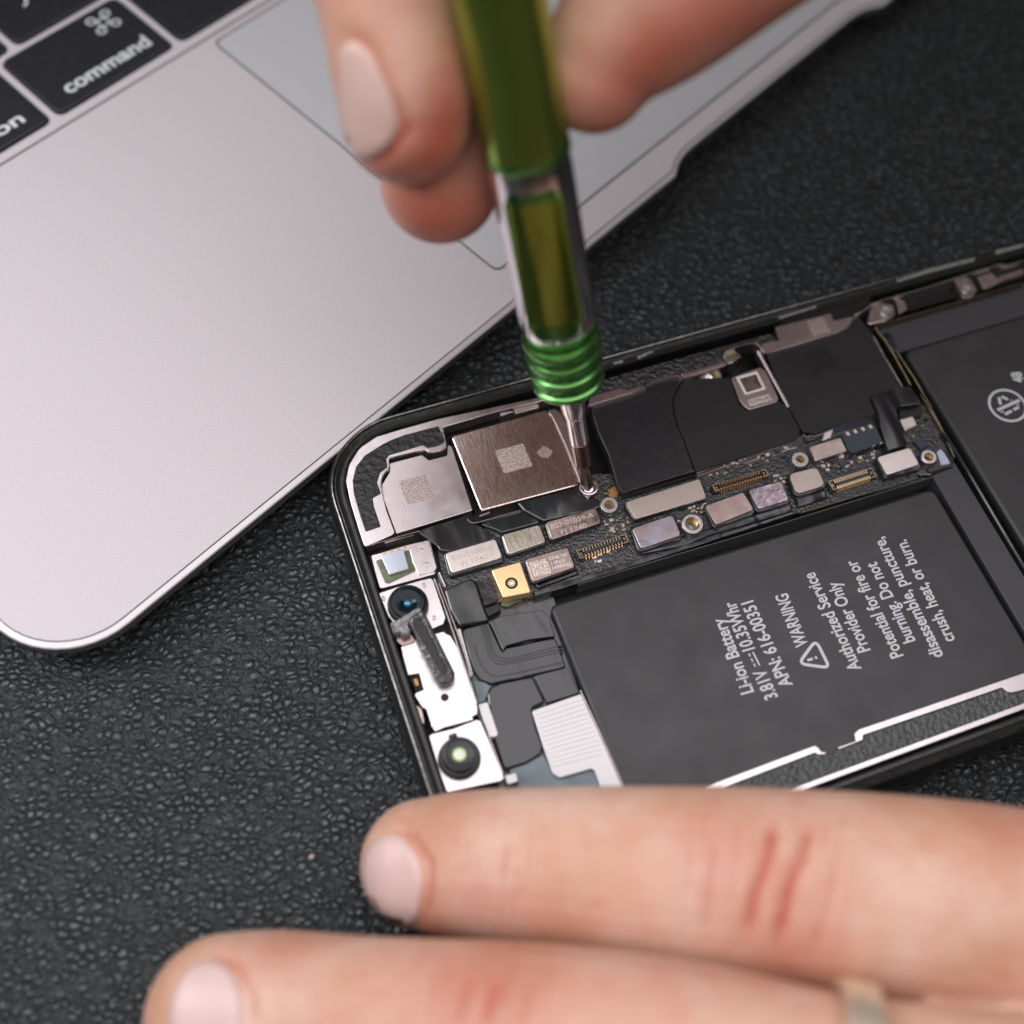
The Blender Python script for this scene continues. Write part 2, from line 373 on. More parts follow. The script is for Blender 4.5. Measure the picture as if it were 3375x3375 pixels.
def lap_path(i, notch=0.):
    """outline inset by i, optional thumb scoop on the front edge"""
    r = 1.22; pts = []
    cs = [((U0 + r, r), math.pi, 1.5 * math.pi), ((U1 - r, r), 1.5 * math.pi, 2 * math.pi), ((U1 - r, V1_ - r), 0, .5 * math.pi), ((U0 + r, V1_ - r), .5 * math.pi, math.pi)]
    for k, (c, a0, a1) in enumerate(cs):
        for j in range(13):
            a = a0 + (a1 - a0) * j / 12; pts.append(Vector((c[0] + (r - i) * math.cos(a), c[1] + (r - i) * math.sin(a))))
        if k == 0:
            for (u, v) in ((7.45, 0), (7.55, .25), (7.62, .45), (7.8, .8), (8.0, .97), (8.2, 1), (8.5, 1), (12.2, 1), (12.5, 1), (12.8, .97), (13.0, .8), (13.2, .45), (13.3, .25), (13.4, 0)): pts.append(Vector((u, i + notch * v)))
    return pts
bm = bmesh.new(); prof = [(.105, 0, .2), (.09, -.012, .2), (.015, -.022, .21), (.0, -.036, .22), (.0, -.19, .22), (.04, -.23, .21), (.2, -.27, .15), (.5, -.31, .08), (1.0, -.42, 0), (1.8, -.5, 0)]
rings = []
for i, z, nt_ in prof: rings.append([bm.verts.new((p.x, p.y, z)) for p in lap_path(i, nt_)])
for a, b in zip(rings[:-1], rings[1:]):
    for k in range(len(a)): bm.faces.new((a[k], a[(k + 1) % len(a)], b[(k + 1) % len(a)], b[k]))
bm.faces.new(rings[0]); bm.faces.new(rings[-1][::-1])
ob = llink('base', bm, m_alu)
ob.data.materials.append(m_alu_edge); ob.data.materials.append(m_alu_shaded); ob.data.materials.append(m_groove)
n_ = len(rings_n := lap_path(0)); 
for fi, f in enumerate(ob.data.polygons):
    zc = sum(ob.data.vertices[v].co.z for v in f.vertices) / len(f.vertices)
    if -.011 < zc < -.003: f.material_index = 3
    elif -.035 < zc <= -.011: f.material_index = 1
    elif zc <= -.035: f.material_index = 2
# feet
for (u, v) in ((0, 3), (18, 3), (0, 16), (18, 16)):
    lathe_o = bmesh.new(); lathe_bm(lathe_o, [(0, -.5), (.6, -.5), (.6, -.60), (.5, -.635 if v < 5 else -.63), (0, -.635)], (u, v, 0)); llink('foot', lathe_o, m_rubber)
def lslab(name, q, z0, z1, m, r=0., bev=.006, parent=lap):
    q = fillet(q, r, 6) if r else [Vector(p) for p in q]; b = bmesh.new(); prism_bm(b, q, z0, z1, bev); return llink(name, b, m, parent)
# keyboard line and trackpad
g0 = lt(G(0, 885)); g1 = lt(G(1420, 0)); vk = (g0.y + g1.y) / 2
lslab('keyboard_step', [(U0 + .35, vk - .02), (U1 - .35, vk - .02), (U1 - .35, vk + .02), (U0 + .35, vk + .02)], -.01, .003, m_groove, bev=0)
tl = lt(G(1095, 255)); tb = lt(W(955, 497)); tr_ = lt(W(1300, 305))
print('trackpad', tl, tb, tr_, 'kb', g0, g1)
tu0 = (tl.x + tb.x) / 2; tv1 = tl.y; tv0 = min(tb.y, tr_.y + 5)
q = [(tu0, tv0), (tu0 + 11.2, tv0), (tu0 + 11.2, tv1), (tu0, tv1)]
qo = [(tu0 - .035, tv0 - .035), (tu0 + 11.235, tv0 - .035), (tu0 + 11.235, tv1 + .035), (tu0 - .035, tv1 + .035)]
tpo = lslab('trackpad', q, -.02, .008, m_trackpad, r=.14)
lslab('trackpad_gap', qo, -.02, .003, m_groove, r=.16, bev=0, parent=lap)
# keys (u0, v0 = lower left)
k_bl = lt(G(330, 605)); k_br = lt(G(915, 245)); k_tl = lt(G(10, 345)); k_tr = lt(G(600, 5)); a_bl = lt(G(85, 228)); s_bl = lt(G(985, 200)); o_br = lt(G(272, 655))
print('keys', k_bl, k_br, k_tl, k_tr, 'above', a_bl, 'space', s_bl, 'opt', o_br)
kv0 = (k_bl.y + k_br.y) / 2 - .02; kh = (k_tl.y + k_tr.y) / 2 - kv0 + .02; gap = k_bl.x - o_br.x
ku0 = (k_bl.x + k_tl.x) / 2 - .03; ku1 = (k_br.x + k_tr.x) / 2 + .03; gap = .17
def key(u0, v0, wd, ht, label=None):
    lslab('key_well', [(u0 - .025, v0 - .025), (u0 + wd + .025, v0 - .025), (u0 + wd + .025, v0 + ht + .025), (u0 - .025, v0 + ht + .025)], -.005, .0025, m_gap, r=.17, bev=0)  # dark plate painting the thin shadow around the key
    k = lslab('key', [(u0, v0), (u0 + wd, v0), (u0 + wd, v0 + ht), (u0, v0 + ht)], 0, .055, m_key, r=.15, bev=.02)
    if label: k['label'] = label
    return k
kcmd = key(ku0, kv0, ku1 - ku0, kh, 'black key marked command with a looped square sign')
kopt = key(ku0 - gap - 1.78, kv0, 1.78, kh, 'black key marked option')
kctl = key(ku0 - 2 * gap - 3.56, kv0, 1.78, kh)
kspc = key(ku1 + gap, kv0, 9.6, kh, 'long black space key')
rv = kv0 + kh + gap; ax0 = a_bl.x - .02
for j in range(-2, 9): 
    kk = key(ax0 + j * (1.78 + gap), rv, 1.78, 1.62)
for j in range(-2, 9): kk = key(ax0 - .95 + j * (1.78 + gap), rv + 1.62 + gap, 1.78, 1.62)
def ltext(s, a, b, h, parent):
    me = text_mesh(s, bold=.02); xs = [v.co.x for v in me.vertices]; x0, x1 = min(xs), max(xs)
    d = (b - a); k = d.length / (x1 - x0)
    for v in me.vertices: v.co = Vector((a.x + (v.co.x - x0) * k, (a.y + b.y) / 2 + v.co.y / .72 * h, .0565 if v.co.z > 0 else .05))
    me.materials.append(m_legend); o = bpy.data.objects.new('legend', me); C.objects.link(o); o.parent = parent
ltext('command', lt(G(372, 502), .055), lt(G(805, 228), .055), .29, kcmd)
ltext('option', lt(G(-255, 878), .055), lt(G(138, 640), .055), .27, kopt)
# looped square sign: four rings and a square of thin bars
c0 = lt(G(548, 117), .055); sg = .085; b = bmesh.new()
for sx in (-1, 1):
    for sy in (-1, 1):
        cc = Vector((c0.x + sx * (sg + .062), c0.y + sy * (sg + .062)))
        pts = [(cc.x + .072 * math.cos(t * math.pi / 12), cc.y + .072 * math.sin(t * math.pi / 12)) for t in range(25)]
        line_slab(b, pts, .032, .05, .0565)
for s_ in (-1, 1):
    box_bm(b, (c0.x + s_ * sg, c0.y, .0533), (.03, 2 * sg + .06, .0064)); box_bm(b, (c0.x, c0.y + s_ * sg, .0536), (2 * sg + .06, .03, .0064))
llink('legend', b, m_legend, kcmd)
b = bmesh.new(); pp = [lt(G(118, -22), .055), lt(G(138, -5), .055), lt(G(142, 15), .055), lt(G(128, 34), .055)]
line_slab(b, pp, .045, .05, .0565)
near = min([o for o in C.objects if o.name.startswith('key') and 'well' not in o.name and o.type == 'MESH'], key=lambda o: (sum((v.co.xy for v in o.data.vertices), Vector((0, 0))) / len(o.data.vertices) - Vector((ax0 + .6, rv + .4))).length)
llink('legend', b, m_legend, near)
# screen lid stands open far behind, out of the frame
hg = Matrix.Translation((0, V1_ - .55, .05)) @ Matrix.Rotation(math.radians(108), 4, 'X')
def lid_part(name, x0, x1, y0, y1, z0, z1, m, r, parent=lap):
    b = bmesh.new(); prism_bm(b, fillet([(x0, y0), (x1, y0), (x1, y1), (x0, y1)], r, 5), z0, z1, .01); bmesh.ops.transform(b, matrix=hg, verts=b.verts); return llink(name, b, m, parent)
lid_part('screen_lid', U0, U1, .1, 19.4, -.42, 0, m_alu, 1.0); lid_part('display', U0 + .25, U1 - .25, .5, 19.1, -.02, .012, m_black, .5)
lslab('hinge_bar', [(U0 + 1.5, V1_ - .9), (U1 - 1.5, V1_ - .9), (U1 - 1.5, V1_ - .3), (U0 + 1.5, V1_ - .3)], -.1, .05, m_black, r=.1)

# ================================================================ SMARTPHONE
ph = empty('smartphone', (7.18, -3.5, 0))
T(ph, 'opened black smartphone with its screen removed, circuit board and two batteries showing', 'smartphone')
PL, PW, PR = 14.36, 7.09, 1.12
def ppath(i, n=12):
    r = max(.05, PR - i); out = []
    c = PR
    for (cx, cy, a0) in ((c, -c, 90), (c, -PW + c, 180), (PL - c, -PW + c, 270), (PL - c, -c, 0)):
        for j in range(n + 1):
            a = math.radians(a0 + 90 * j / n) if a0 != 0 else math.radians(90 * j / n)
            if a0 == 0: a = math.radians(90 * j / n)
            out.append(Vector((cx + r * math.cos(a), cy + r * math.sin(a))))
    return out
def ring(name, prof, m, parent=ph, smooth=True):
    bm = bmesh.new(); rs = [[bm.verts.new((p.x, p.y, z)) for p in ppath(i)] for i, z in prof]
    for a, b in zip(rs, rs[1:] + rs[:1]):
        for k in range(len(a)): bm.faces.new((a[k], a[(k + 1) % len(a)], b[(k + 1) % len(a)], b[k]))
    o = bm_obj(name, bm, m, parent, smooth)
    if smooth: o.data.set_sharp_from_angle(angle=math.radians(35))
    return o
ring('frame', [(-.005, .635), (-.035, .61), (-.06, .56), (-.075, .45), (-.075, .25), (-.05, .1), (.03, .02), (.2, .01), (.2, .1), (.17, .12), (.17, .5), (.03, .6)], m_frame)
ring('frame_edge', [(0, .62), (-.004, .648), (.012, .656), (.026, .648), (.03, .62)], m_frame_edge)
ring('gasket', [(.03, .5), (.03, .622), (.055, .634), (.085, .612), (.10, .60), (.12, .625), (.16, .63), (.19, .60), (.19, .5)], m_gasket)
slabw('back_plate', [(p.x, p.y) for p in ppath(.18)], .03, .14, m_gap, ph, bev=0)

Z6, ZM = .60, .55
# corner plate of pale steel with camera opening
outer = [(390, 1165), (352, 1050), (300, 880), (270, 740), (288, 645), (355, 535), (465, 462), (620, 415), (860, 348), (1240, 268), (1500, 212), (1625, 182)]
inner = [(1660, 262), (1640, 208), (1600, 206), (1500, 240), (1240, 300), (1000, 370), (920, 393), (890, 405), (882, 432), (908, 500), (912, 522), (898, 545), (805, 566), (772, 540), (552, 590), (540, 612), (548, 655), (505, 700), (488, 760), (505, 830), (530, 930), (583, 1072), (560, 1090)]
slab('midframe_plate', A, outer + inner, .40, Z6, m_steel, ph, r=.04)
slab('foam_pad', A, [(860, 392), (897, 480), (890, 500), (850, 518), (790, 530), (755, 512), (545, 575), (527, 600), (535, 650), (487, 688), (468, 750), (493, 820), (440, 848), (447, 900), (492, 1030), (395, 1062), (360, 960), (320, 820), (313, 740), (335, 650), (390, 580), (500, 510), (560, 480), (640, 450)], Z6 - .01, Z6 + .022, m_foam, ph, r=.02, bev=.012)
lip('plate_lip', A, [(885, 405), (905, 500), (900, 545), (800, 566), (770, 540), (550, 592), (540, 612), (548, 655), (505, 700), (488, 760), (505, 830)], .022, .4, Z6 + .012, m_steel, ph)
# bracket strip around the camera, down to the screw being turned
slab('camera_bracket', A, [(1560, 292), (1570, 312), (1660, 500), (1758, 745), (1790, 840), (1815, 860), (1850, 800), (1815, 760), (1745, 560), (1690, 400), (1640, 310), (1600, 285)], .40, .585, m_strip, ph, r=.02)
lip('bracket_lip', A, [(1565, 300), (1590, 330), (1660, 470), (1765, 735), (1785, 790), (1788, 835)], .02, .4, .60, m_steel, ph)
# camera modules
cm = slab('camera_module', A, [(548, 632), (755, 578), (800, 612), (915, 582), (918, 510), (945, 525), (1078, 930), (590, 1080), (505, 850), (497, 770), (548, 690)], .3, .55, m_steel, ph, r=.02, label='pale smooth camera module cover near the corner')
slab('frosted_mark', A, [(603, 748), (780, 702), (835, 850), (662, 895)], .545, .5525, m_etch_soft, cm, bev=0)
cm2 = slab('camera_module', A, [(940, 460), (1540, 292), (1590, 330), (1762, 745), (1735, 775), (1130, 935)], .3, .575, m_brushed, ph, r=.05, bev=.02, label='brushed brownish steel camera module cover')
slab('frosted_mark', A, [(1220, 552), (1398, 505), (1460, 648), (1278, 695)], .57, .578, m_etch_pale, cm2, bev=0)
slab('frosted_mark', A, [(1485, 560), (1530, 520), (1590, 555), (1560, 600), (1510, 590)], .57, .5775, mat('scuff', (.62, .5, .47), .9, .5, var=.3, vscale=12), cm2, r=.03, bev=0)
slab('ribbed_contact', A, [(1340, 288), (1500, 245), (1500, 278), (1350, 318)], .3, .5, m_steel_dull, ph)
slab('small_plate', A, [(1240, 300), (1335, 275), (1345, 300), (1260, 330)], .3, .5, m_steel, ph)
# dark bed beneath modules
slab('inner_tray', A, [(390, 1165), (300, 900), (290, 650), (500, 460), (1640, 190), (1860, 800), (1500, 1300), (1300, 1900), (900, 1900), (640, 1900)], .14, .34, m_gap, ph, bev=0)
# flex films beside modules
slab('flex_cable', A, [(715, 1062), (1050, 958), (1072, 1012), (1125, 1030), (1215, 1085), (1230, 1110), (1180, 1130), (930, 1195), (868, 1185), (850, 1160), (785, 1110)], .4, .535, m_film_gloss, ph, r=.03, bev=.02)
slab('flex_cable', A, [(1120, 1018), (1380, 928), (1500, 992), (1505, 1010), (1260, 1075), (1235, 1060)], .4, .52, m_film_gloss, ph, r=.03, bev=.02)
slab('flex_cable', A, [(1355, 880), (1730, 785), (1790, 850), (1870, 850), (1900, 905), (1860, 925), (1530, 1000), (1480, 975), (1400, 932)], .4, .545, m_film_gloss, ph, r=.03, bev=.03)
lip('metal_lip', A, [(1045, 985), (1070, 1010), (1110, 1008), (1380, 930)], .018, .4, .555, m_steel, ph)
lip('metal_lip', A, [(1120, 965), (1185, 942)], .03, .4, .545, m_steel, ph)
lip('metal_lip', A, [(400, 1165), (480, 1135), (600, 1100), (740, 1062)], .012, .4, .57, m_steel_dull, ph)
lip('metal_lip', A, [(520, 1140), (640, 1100), (700, 1085)], .02, .4, .52, m_steel, ph)
lip('metal_lip', A, [(935, 470), (960, 540), (1085, 925)], .03, .3, .50, m_gap, ph)

# circuit board
bd = slab('circuit_board', crop(0, 0, 1), [(1440, 1800), (1600, 1740), (1960, 1560), (2160, 1560), (2700, 1400), (2960, 1330), (3070, 1330), (3135, 1520), (3075, 1572), (2600, 1700), (2100, 1862), (1760, 1968), (1620, 1990), (1480, 2060)], .2, .44, m_resin, ph, r=.03)
slab('board_wall', crop(0, 0, 1), [(1755, 1950), (2100, 1843), (2380, 1758), (2610, 1685), (2625, 1692), (2380, 1772), (2100, 1862), (1765, 1966)], .2, .50, m_film_gloss, ph, r=.01, bev=.015)
lip('board_rim', crop(0, 0, 1), [(2640, 1690), (2800, 1642), (3068, 1562)], .016, .2, .47, m_brass_dull, ph)
lip('board_rim', crop(0, 0, 1), [(1905, 1926), (2200, 1836), (2500, 1748), (2800, 1655), (3080, 1570)], .012, .2, .50, mat('rim_grey', (.16, .16, .17), .5, .35), ph)

def cover(cr, pts, m, label=None, z=.575, grow=16, r=.045):
    c = [sum(p[i] for p in pts) / len(pts) for i in (0, 1)]
    def g(p, k):
        v = Vector((p[0] - c[0], p[1] - c[1])); return tuple(Vector(p) + Vector((math.copysign(k, v.x), math.copysign(k, v.y) + k * .45)))
    body = slab('connector_cover', cr, [g(p, grow) for p in pts], .4, z - .03, m_film_gloss, ph, r=r + .02, bev=.018)
    pl = slab('cover_plate', cr, pts, z - .035, z, m, body, r=r, bev=.008)
    edge = lip('plate_edge', cr, pts + [pts[0]], .008, z - .02, z + .002, m_strip, body) if False else None
    if label: body['label'] = label
    return body
c1 = cover(A, [(902, 1205), (1222, 1112), (1268, 1230), (942, 1332)], m_cover_pale, 'pale engraved connector cover reading 821-01060-A')
c2 = cover(A, [(1262, 1088), (1500, 1022), (1545, 1130), (1305, 1212)], m_brushed, 'small blank brushed connector cover', grow=10)
c3 = cover(A, [(1540, 1010), (1860, 915), (1897, 1008), (1582, 1118)], m_cover, 'brown connector cover engraved 821-01059-A', grow=10)
c4 = cover(A, [(1412, 1243), (1682, 1165), (1730, 1290), (1462, 1388)], m_cover, 'brown connector cover printed DNK747', grow=10)
c5 = cover(B, [(310, 1265), (785, 1115), (830, 1238), (375, 1375)], m_cover_grain, 'long grained connector cover', grow=8)
c6 = cover(B, [(352, 1432), (612, 1345), (665, 1475), (410, 1562)], m_cover_smudge, 'brown connector cover with a bluish smudge', grow=16)
c7 = cover(B, [(817, 1288), (1062, 1200), (1130, 1312), (888, 1410)], m_cover, 'plain rosy connector cover right of the big screw post', grow=16)
c8 = cover(B, [(1092, 1188), (1302, 1130), (1352, 1250), (1160, 1312)], m_cover_dark, 'scratched dark rosy connector cover', grow=14)
c9 = cover(B, [(1350, 1088), (1530, 1040), (1585, 1158), (1400, 1215)], m_cover_grain, 'grained square connector cover', grow=14, r=.09)
c10 = cover(N, [(545, 592), (855, 500), (945, 660), (640, 762)], m_cover_pale, 'pale pink connector cover by the right screw post', grow=26)
def tA(body, s, a, b, h, m, cr=A, z=.578): 
    text('engraving', s, at(cr(*a), z), at(cr(*b), z), h, z - .0005, m, body, th=.0015, bold=.006)
m_eng_l = mat('engraved_letter_light', (.66, .56, .53), .8, .55); m_eng_d = mat('engraved_letter_dim', (.55, .50, .46), .7, .5)
tA(c1, '821-01060-A', (950, 1252), (1215, 1172), .072, m_eng_d); tA(c1, 'FJ 1740', (1012, 1288), (1178, 1236), .072, m_eng_d)
tA(c3, '821-01059-A', (1580, 1052), (1852, 972), .078, m_eng_l); tA(c3, 'FJ 1740', (1648, 1085), (1808, 1040), .075, m_eng_l)
tA(c4, 'DNK747', (1570, 1250), (1683, 1222), .052, m_print_white); tA(c4, '11R6X', (1582, 1280), (1672, 1256), .052, m_print_white); tA(c4, 'H9RR6J', (1590, 1310), (1705, 1280), .052, m_print_white)
slab('frosted_mark', A, [(1435, 1265), (1545, 1235), (1582, 1330), (1470, 1358)], .57, .5775, m_etch_pale, c4, bev=0)
# flex folds below the covers (steep glossy flanks)
for cr, pts in ((B, [(395, 1575), (560, 1520), (680, 1478), (830, 1430), (1130, 1335), (1365, 1262), (1385, 1320), (1160, 1385), (840, 1480), (700, 1540), (410, 1600)]), (B, [(1385, 1225), (1595, 1175), (1600, 1240), (1405, 1300)]), (A, [(1460, 1410), (1740, 1305), (1760, 1330), (1500, 1430)])):
    slab('cable_fold', cr, pts, .3, .485, m_film_gloss, ph, r=.03, bev=.04)
# gold block with a hole
gb = slab('gold_contact_block', A, [(1195, 1310), (1382, 1257), (1450, 1452), (1272, 1487)], .2, .60, m_gold, ph, r=.03, bev=.012)
gc = at(A(1325, 1395), .60)
lathe('screw_hole', [(.0, .585), (.045, .588), (.052, .602), (.082, .604), (.086, .60), (.086, .55), (0, .55)], m_gap, gb, (gc.x, gc.y, 0)); 
lathe('screw', [(0, .61), (.03, .609), (.04, .60), (.04, .58), (0, .58)], m_chrome, gb, (gc.x, gc.y, 0))
slab('block_base', A, [(1225, 1400), (1425, 1380), (1455, 1470), (1300, 1545), (1265, 1540)], .2, .42, m_green_box, ph, r=.02)
# screw posts
def post(cr, x, y, ro, ri, z=.60, m=m_zinc, wave=.05):
    p = at(cr(x, y), z); q = empty('screw_post', (p.x, p.y, .4)); q.parent = ph; q.matrix_parent_inverse = Matrix.Translation(ph.location).inverted()
    bm = bmesh.new(); lathe_bm(bm, [(ro, .40), (ro, z - .03), (ro * .97, z - .02), (ro * .96, z - .018)], (p.x, p.y, 0), n=48, wave=wave, nw=16)
    lathe_bm(bm, [(ro * .92, z - .03), (ro * .92, z - .006), (ro * .86, z), (ri * 1.25, z), (ri * 1.1, z - .012), (ri, z - .03), (ri, .45), (0, .45)], (p.x, p.y, 0), n=48)
    bmesh.ops.recalc_face_normals(bm, faces=bm.faces); me = bpy.data.meshes.new('post_body'); bm.to_mesh(me); bm.free(); me.materials.append(m)
    o1 = bpy.data.objects.new('post_body', me); C.objects.link(o1); o1.parent = q; o1.matrix_parent_inverse = Matrix.Translation(q.location).inverted()
    bm = bmesh.new()
    for k in range(4): lathe_bm(bm, [(ri, .47 + k * .03), (ri * .84, .482 + k * .03), (ri, .494 + k * .03)], (p.x, p.y, 0), n=24)
    me = bpy.data.meshes.new('thread'); bm.to_mesh(me); bm.free(); me.materials.append(m_brass)
    o2 = bpy.data.objects.new('thread', me); C.objects.link(o2); o2.parent = q; o2.matrix_parent_inverse = Matrix.Translation(q.location).inverted()
post(B, 740, 1402, .165, .085); post(B, 210, 1282, .135, .058); post(B, 1425, 992, .135, .05); post(K, 1240, 1778, .125, .058, m=m_steel)
# board connectors
def conn(cr, tl, tr, br, bl, m_b, m_p, n, z=.53):
    q = [at(cr(*p), z) for p in (tl, tr, br, bl)]; O = (q[0] + q[3]) / 2; X = ((q[1] + q[2]) / 2 - O); L = X.length; X.normalize(); H = ((q[3] - q[0]).length + (q[2] - q[1]).length) / 2; ang = math.atan2(X.y, X.x)
    Y = Vector((-X.y, X.x, 0)); P = lambda a, b, zz: tuple((O + X * a + Y * b).xy) + (zz,)
    e = empty('board_connector', (*O.xy, .44)); e.parent = ph; e.matrix_parent_inverse = Matrix.Translation(ph.location).inverted()
    def lk(name, bm, m):
        bmesh.ops.recalc_face_normals(bm, faces=bm.faces); me = bpy.data.meshes.new(name); bm.to_mesh(me); bm.free(); me.materials.append(m)
        o = bpy.data.objects.new(name, me); C.objects.link(o); o.parent = e; o.matrix_parent_inverse = Matrix.Translation(e.location).inverted()
    bm = bmesh.new()
    box_bm(bm, P(L / 2, 0, .455), (L * .98, H * .9, .05), ang)
    box_bm(bm, P(L / 2, 0, .49), (L * .70, H * .22, .08), ang)
    for s in (-1, 1): box_bm(bm, P(L / 2, s * H * .40, .49), (L * .74, H * .10, .07), ang)
    lk('socket', bm, m_b)
    bm = bmesh.new()
    for k in range(n):
        a = L * (.16 + .68 * k / (n - 1))
        for s in (-1, 1):
            box_bm(bm, P(a, s * H * .23, .497), (L * .27 / n, H * .15, .05), ang); box_bm(bm, P(a, s * H * .40, .505), (L * .27 / n, H * .13, .055), ang)
            box_bm(bm, P(a, s * H * .52, .455), (L * .27 / n, H * .10, .04), ang)
    lk('contact_pins', bm, m_p)
    bm = bmesh.new()
    for s in (0, 1):
        a = L * (.045 if s == 0 else .955)
        box_bm(bm, P(a, 0, .50), (.022, H * .9, .08), ang)
        for t in (-1, 1): box_bm(bm, P(L * (.085 if s == 0 else .915), t * H * .42, .50), (L * .09, .02, .078), ang)
        box_bm(bm, P(L * (.09 if s == 0 else .91), 0, .485), (L * .03, H * .35, .08), ang)
    lk('end_clip', bm, m_brass_dull)
conn(B, (845, 1160), (1215, 1050), (1238, 1092), (872, 1205), m_black, m_pin_o, 16)
conn(crop(0, 0, 1), (1893, 1817), (2064, 1757), (2082, 1784), (1905, 1845), m_navy, m_pin, 13)
conn(B, (1590, 1135), (1885, 1042), (1922, 1100), (1625, 1198), m_navy, m_pin, 15)
# shields
sh1 = slab('board_shield', B, [(700, 480), (955, 470), (985, 490), (1035, 640), (1085, 682), (1290, 620), (1345, 655), (1425, 800), (1412, 862), (760, 1072), (690, 880), (650, 780), (625, 700), (620, 600), (660, 520)], .4, .545, m_shield, ph, r=.03, bev=.012, label='flat black sticker over the middle of the board')
slab('black_film', B, [(95, 655), (440, 545), (445, 505), (640, 452), (690, 480), (655, 520), (618, 600), (622, 700), (650, 790), (690, 880), (755, 1070), (300, 1212), (262, 1170), (200, 960), (140, 830), (105, 720)], .4, .56, m_film, ph, r=.02, bev=.02)
lip('film_crease', B, [(270, 1190), (300, 1200), (520, 1130), (755, 1065)], .03, .4, .572, m_film_gloss, ph)
lip('film_crease', B, [(290, 1225), (520, 1158), (765, 1085)], .03, .4, .55, m_flex, ph)
lip('film_crease', B, [(295, 1200), (520, 1133), (750, 1063)], .005, .4, .579, m_zinc, ph)
sh2 = slab('board_shield', K, [(62, 1035), (115, 1022), (390, 940), (620, 868), (660, 810), (700, 765), (725, 750), (800, 840), (845, 900), (920, 1050), (1045, 1262), (1060, 1290), (830, 1350), (868, 1462), (545, 1560), (420, 1610), (320, 1590), (228, 1425), (150, 1260)], .4, .56, m_shield, ph, r=.02, bev=.014, label='flat black sticker over the board beside the second battery')
slab('frosted_mark', K, [(325, 1030), (490, 975), (580, 1110), (405, 1180)], .555, .5625, m_etch_dark, sh2, bev=0)
lip('shield_wall', K, [(838, 900), (920, 1052)], .035, .4, .565, m_strip, ph); lip('shield_wall', K, [(925, 1060), (1048, 1268)], .04, .4, .56, m_steel_dull, ph)
lip('shield_wall', B, [(1160, 300), (1210, 390), (1355, 655)], .055, .4, .57, m_strip, ph)
lip('shield_wall', B, [(1155, 290), (1330, 640)], .03, .3, .50, m_gap, ph)
for cr, p, wd, z, m in ((B, [(765, 1080), (1000, 998)], .035, .50, m_steel), (B, [(1035, 990), (1410, 870)], .035, .50, m_steel), (B, [(1410, 868), (1412, 800)], .03, .52, m_steel_dull), (B, [(770, 1100), (1000, 1020)], .03, .47, m_steel_dull),
                        (B, [(1065, 1018), (1160, 990)], .03, .47, m_steel), (B, [(1305, 945), (1400, 915)], .03, .47, m_steel), (K, [(545, 1568), (868, 1470)], .035, .52, m_steel), (K, [(555, 1592), (870, 1498)], .05, .46, m_navy),
                        (K, [(400, 1625), (545, 1575)], .04, .50, m_cover_pale), (K, [(318, 1590), (345, 1640), (410, 1612)], .02, .50, m_steel), (K, [(330, 1615), (350, 1670), (465, 1630), (460, 1600)], .02, .48, m_navy)):
    lip('shield_wall', cr, p, wd, .4, z, m, ph)
# label card of the middle shield
lc = slab('label_card', B, [(985, 468), (1165, 405), (1205, 425), (1290, 605), (1280, 625), (1105, 678), (1072, 660), (1040, 620)], .5, .575, m_strip, ph, r=.05, bev=.015, label='rosy card with a white square and G2C74670 print')
slab('white_square', B, [(1015, 470), (1150, 432), (1205, 545), (1075, 582)], .57, .578, m_print_white, lc, bev=0)
slab('square_field', B, [(1036, 480), (1143, 450), (1186, 537), (1084, 568)], .57, .5795, m_cover, lc, bev=0)
text('printed_text', 'G2C74670', at(B(1097, 632), .577), at(B(1232, 592), .577), .047, .577, m_print_white, lc, th=.0015)
text('printed_text', '9DJHP5QA3', at(B(1105, 656), .577), at(B(1245, 615), .577), .047, .577, m_print_white, lc, th=.0015)
slab('screw_bracket', B, [(785, 475), (905, 425), (930, 465), (800, 515)], .3, .48, m_brass_dull, ph, r=.02)
p = at(B(850, 458), .5); lathe('screw', [(0, .50), (.05, .50), (.075, .485), (.08, .45), (0, .45)], m_chrome, ph, (p.x, p.y, 0))
slab('spring_clip', B, [(935, 320), (1000, 300), (1050, 330), (1045, 345), (960, 380), (940, 350)], .3, .52, m_brass_dull, ph, r=.02)
slab('spring_clip', B, [(955, 345), (1045, 335), (1000, 375), (960, 385)], .3, .54, m_steel, ph, r=.02)
# upper steel strip with its pale lip
slab('upper_strip', B, [(78, 652), (85, 600), (130, 578), (290, 535), (312, 552), (430, 520), (435, 545)], .4, .59, m_strip, ph, r=.02)
slab('upper_strip', B, [(660, 450), (945, 370), (950, 392), (690, 472)], .4, .59, m_strip, ph, r=.01)
slab('upper_strip', B, [(1175, 255), (1290, 235), (1265, 150), (1530, 85), (1620, 60), (1640, 110), (1770, 78), (1755, 95), (1720, 165), (1260, 303), (1215, 318)], .4, .59, m_strip, ph, r=.01)
us = lip('strip_lip', B, [(72, 656), (438, 546), (447, 503), (640, 449), (670, 474), (692, 472), (952, 398), (958, 372), (935, 320), (958, 292), (1125, 242), (1168, 268), (1210, 320), (1258, 305), (1500, 235), (1722, 168), (1755, 100), (1870, 10)], .024, .4, .622, m_steel, ph)
lip('strip_lip', K, [(700, 745), (800, 688), (828, 655), (1200, 555), (1740, 372), (1800, 385), (1932, 345)], .03, .4, .612, m_steel, ph)
slab('frosted_mark', B, [(1465, 115), (1565, 85), (1622, 178), (1505, 208)], .585, .593, m_etch_soft, ph, bev=0)
slab('adhesive_bed', B, [(60, 600), (110, 500), (480, 395), (960, 265), (1230, 190), (1290, 235), (1170, 262), (1120, 235), (955, 285), (925, 310), (945, 370), (670, 445), (640, 445), (440, 500), (425, 520), (312, 548), (290, 530), (120, 580)], .4, .585, m_glue, ph, r=.01, bev=.01)
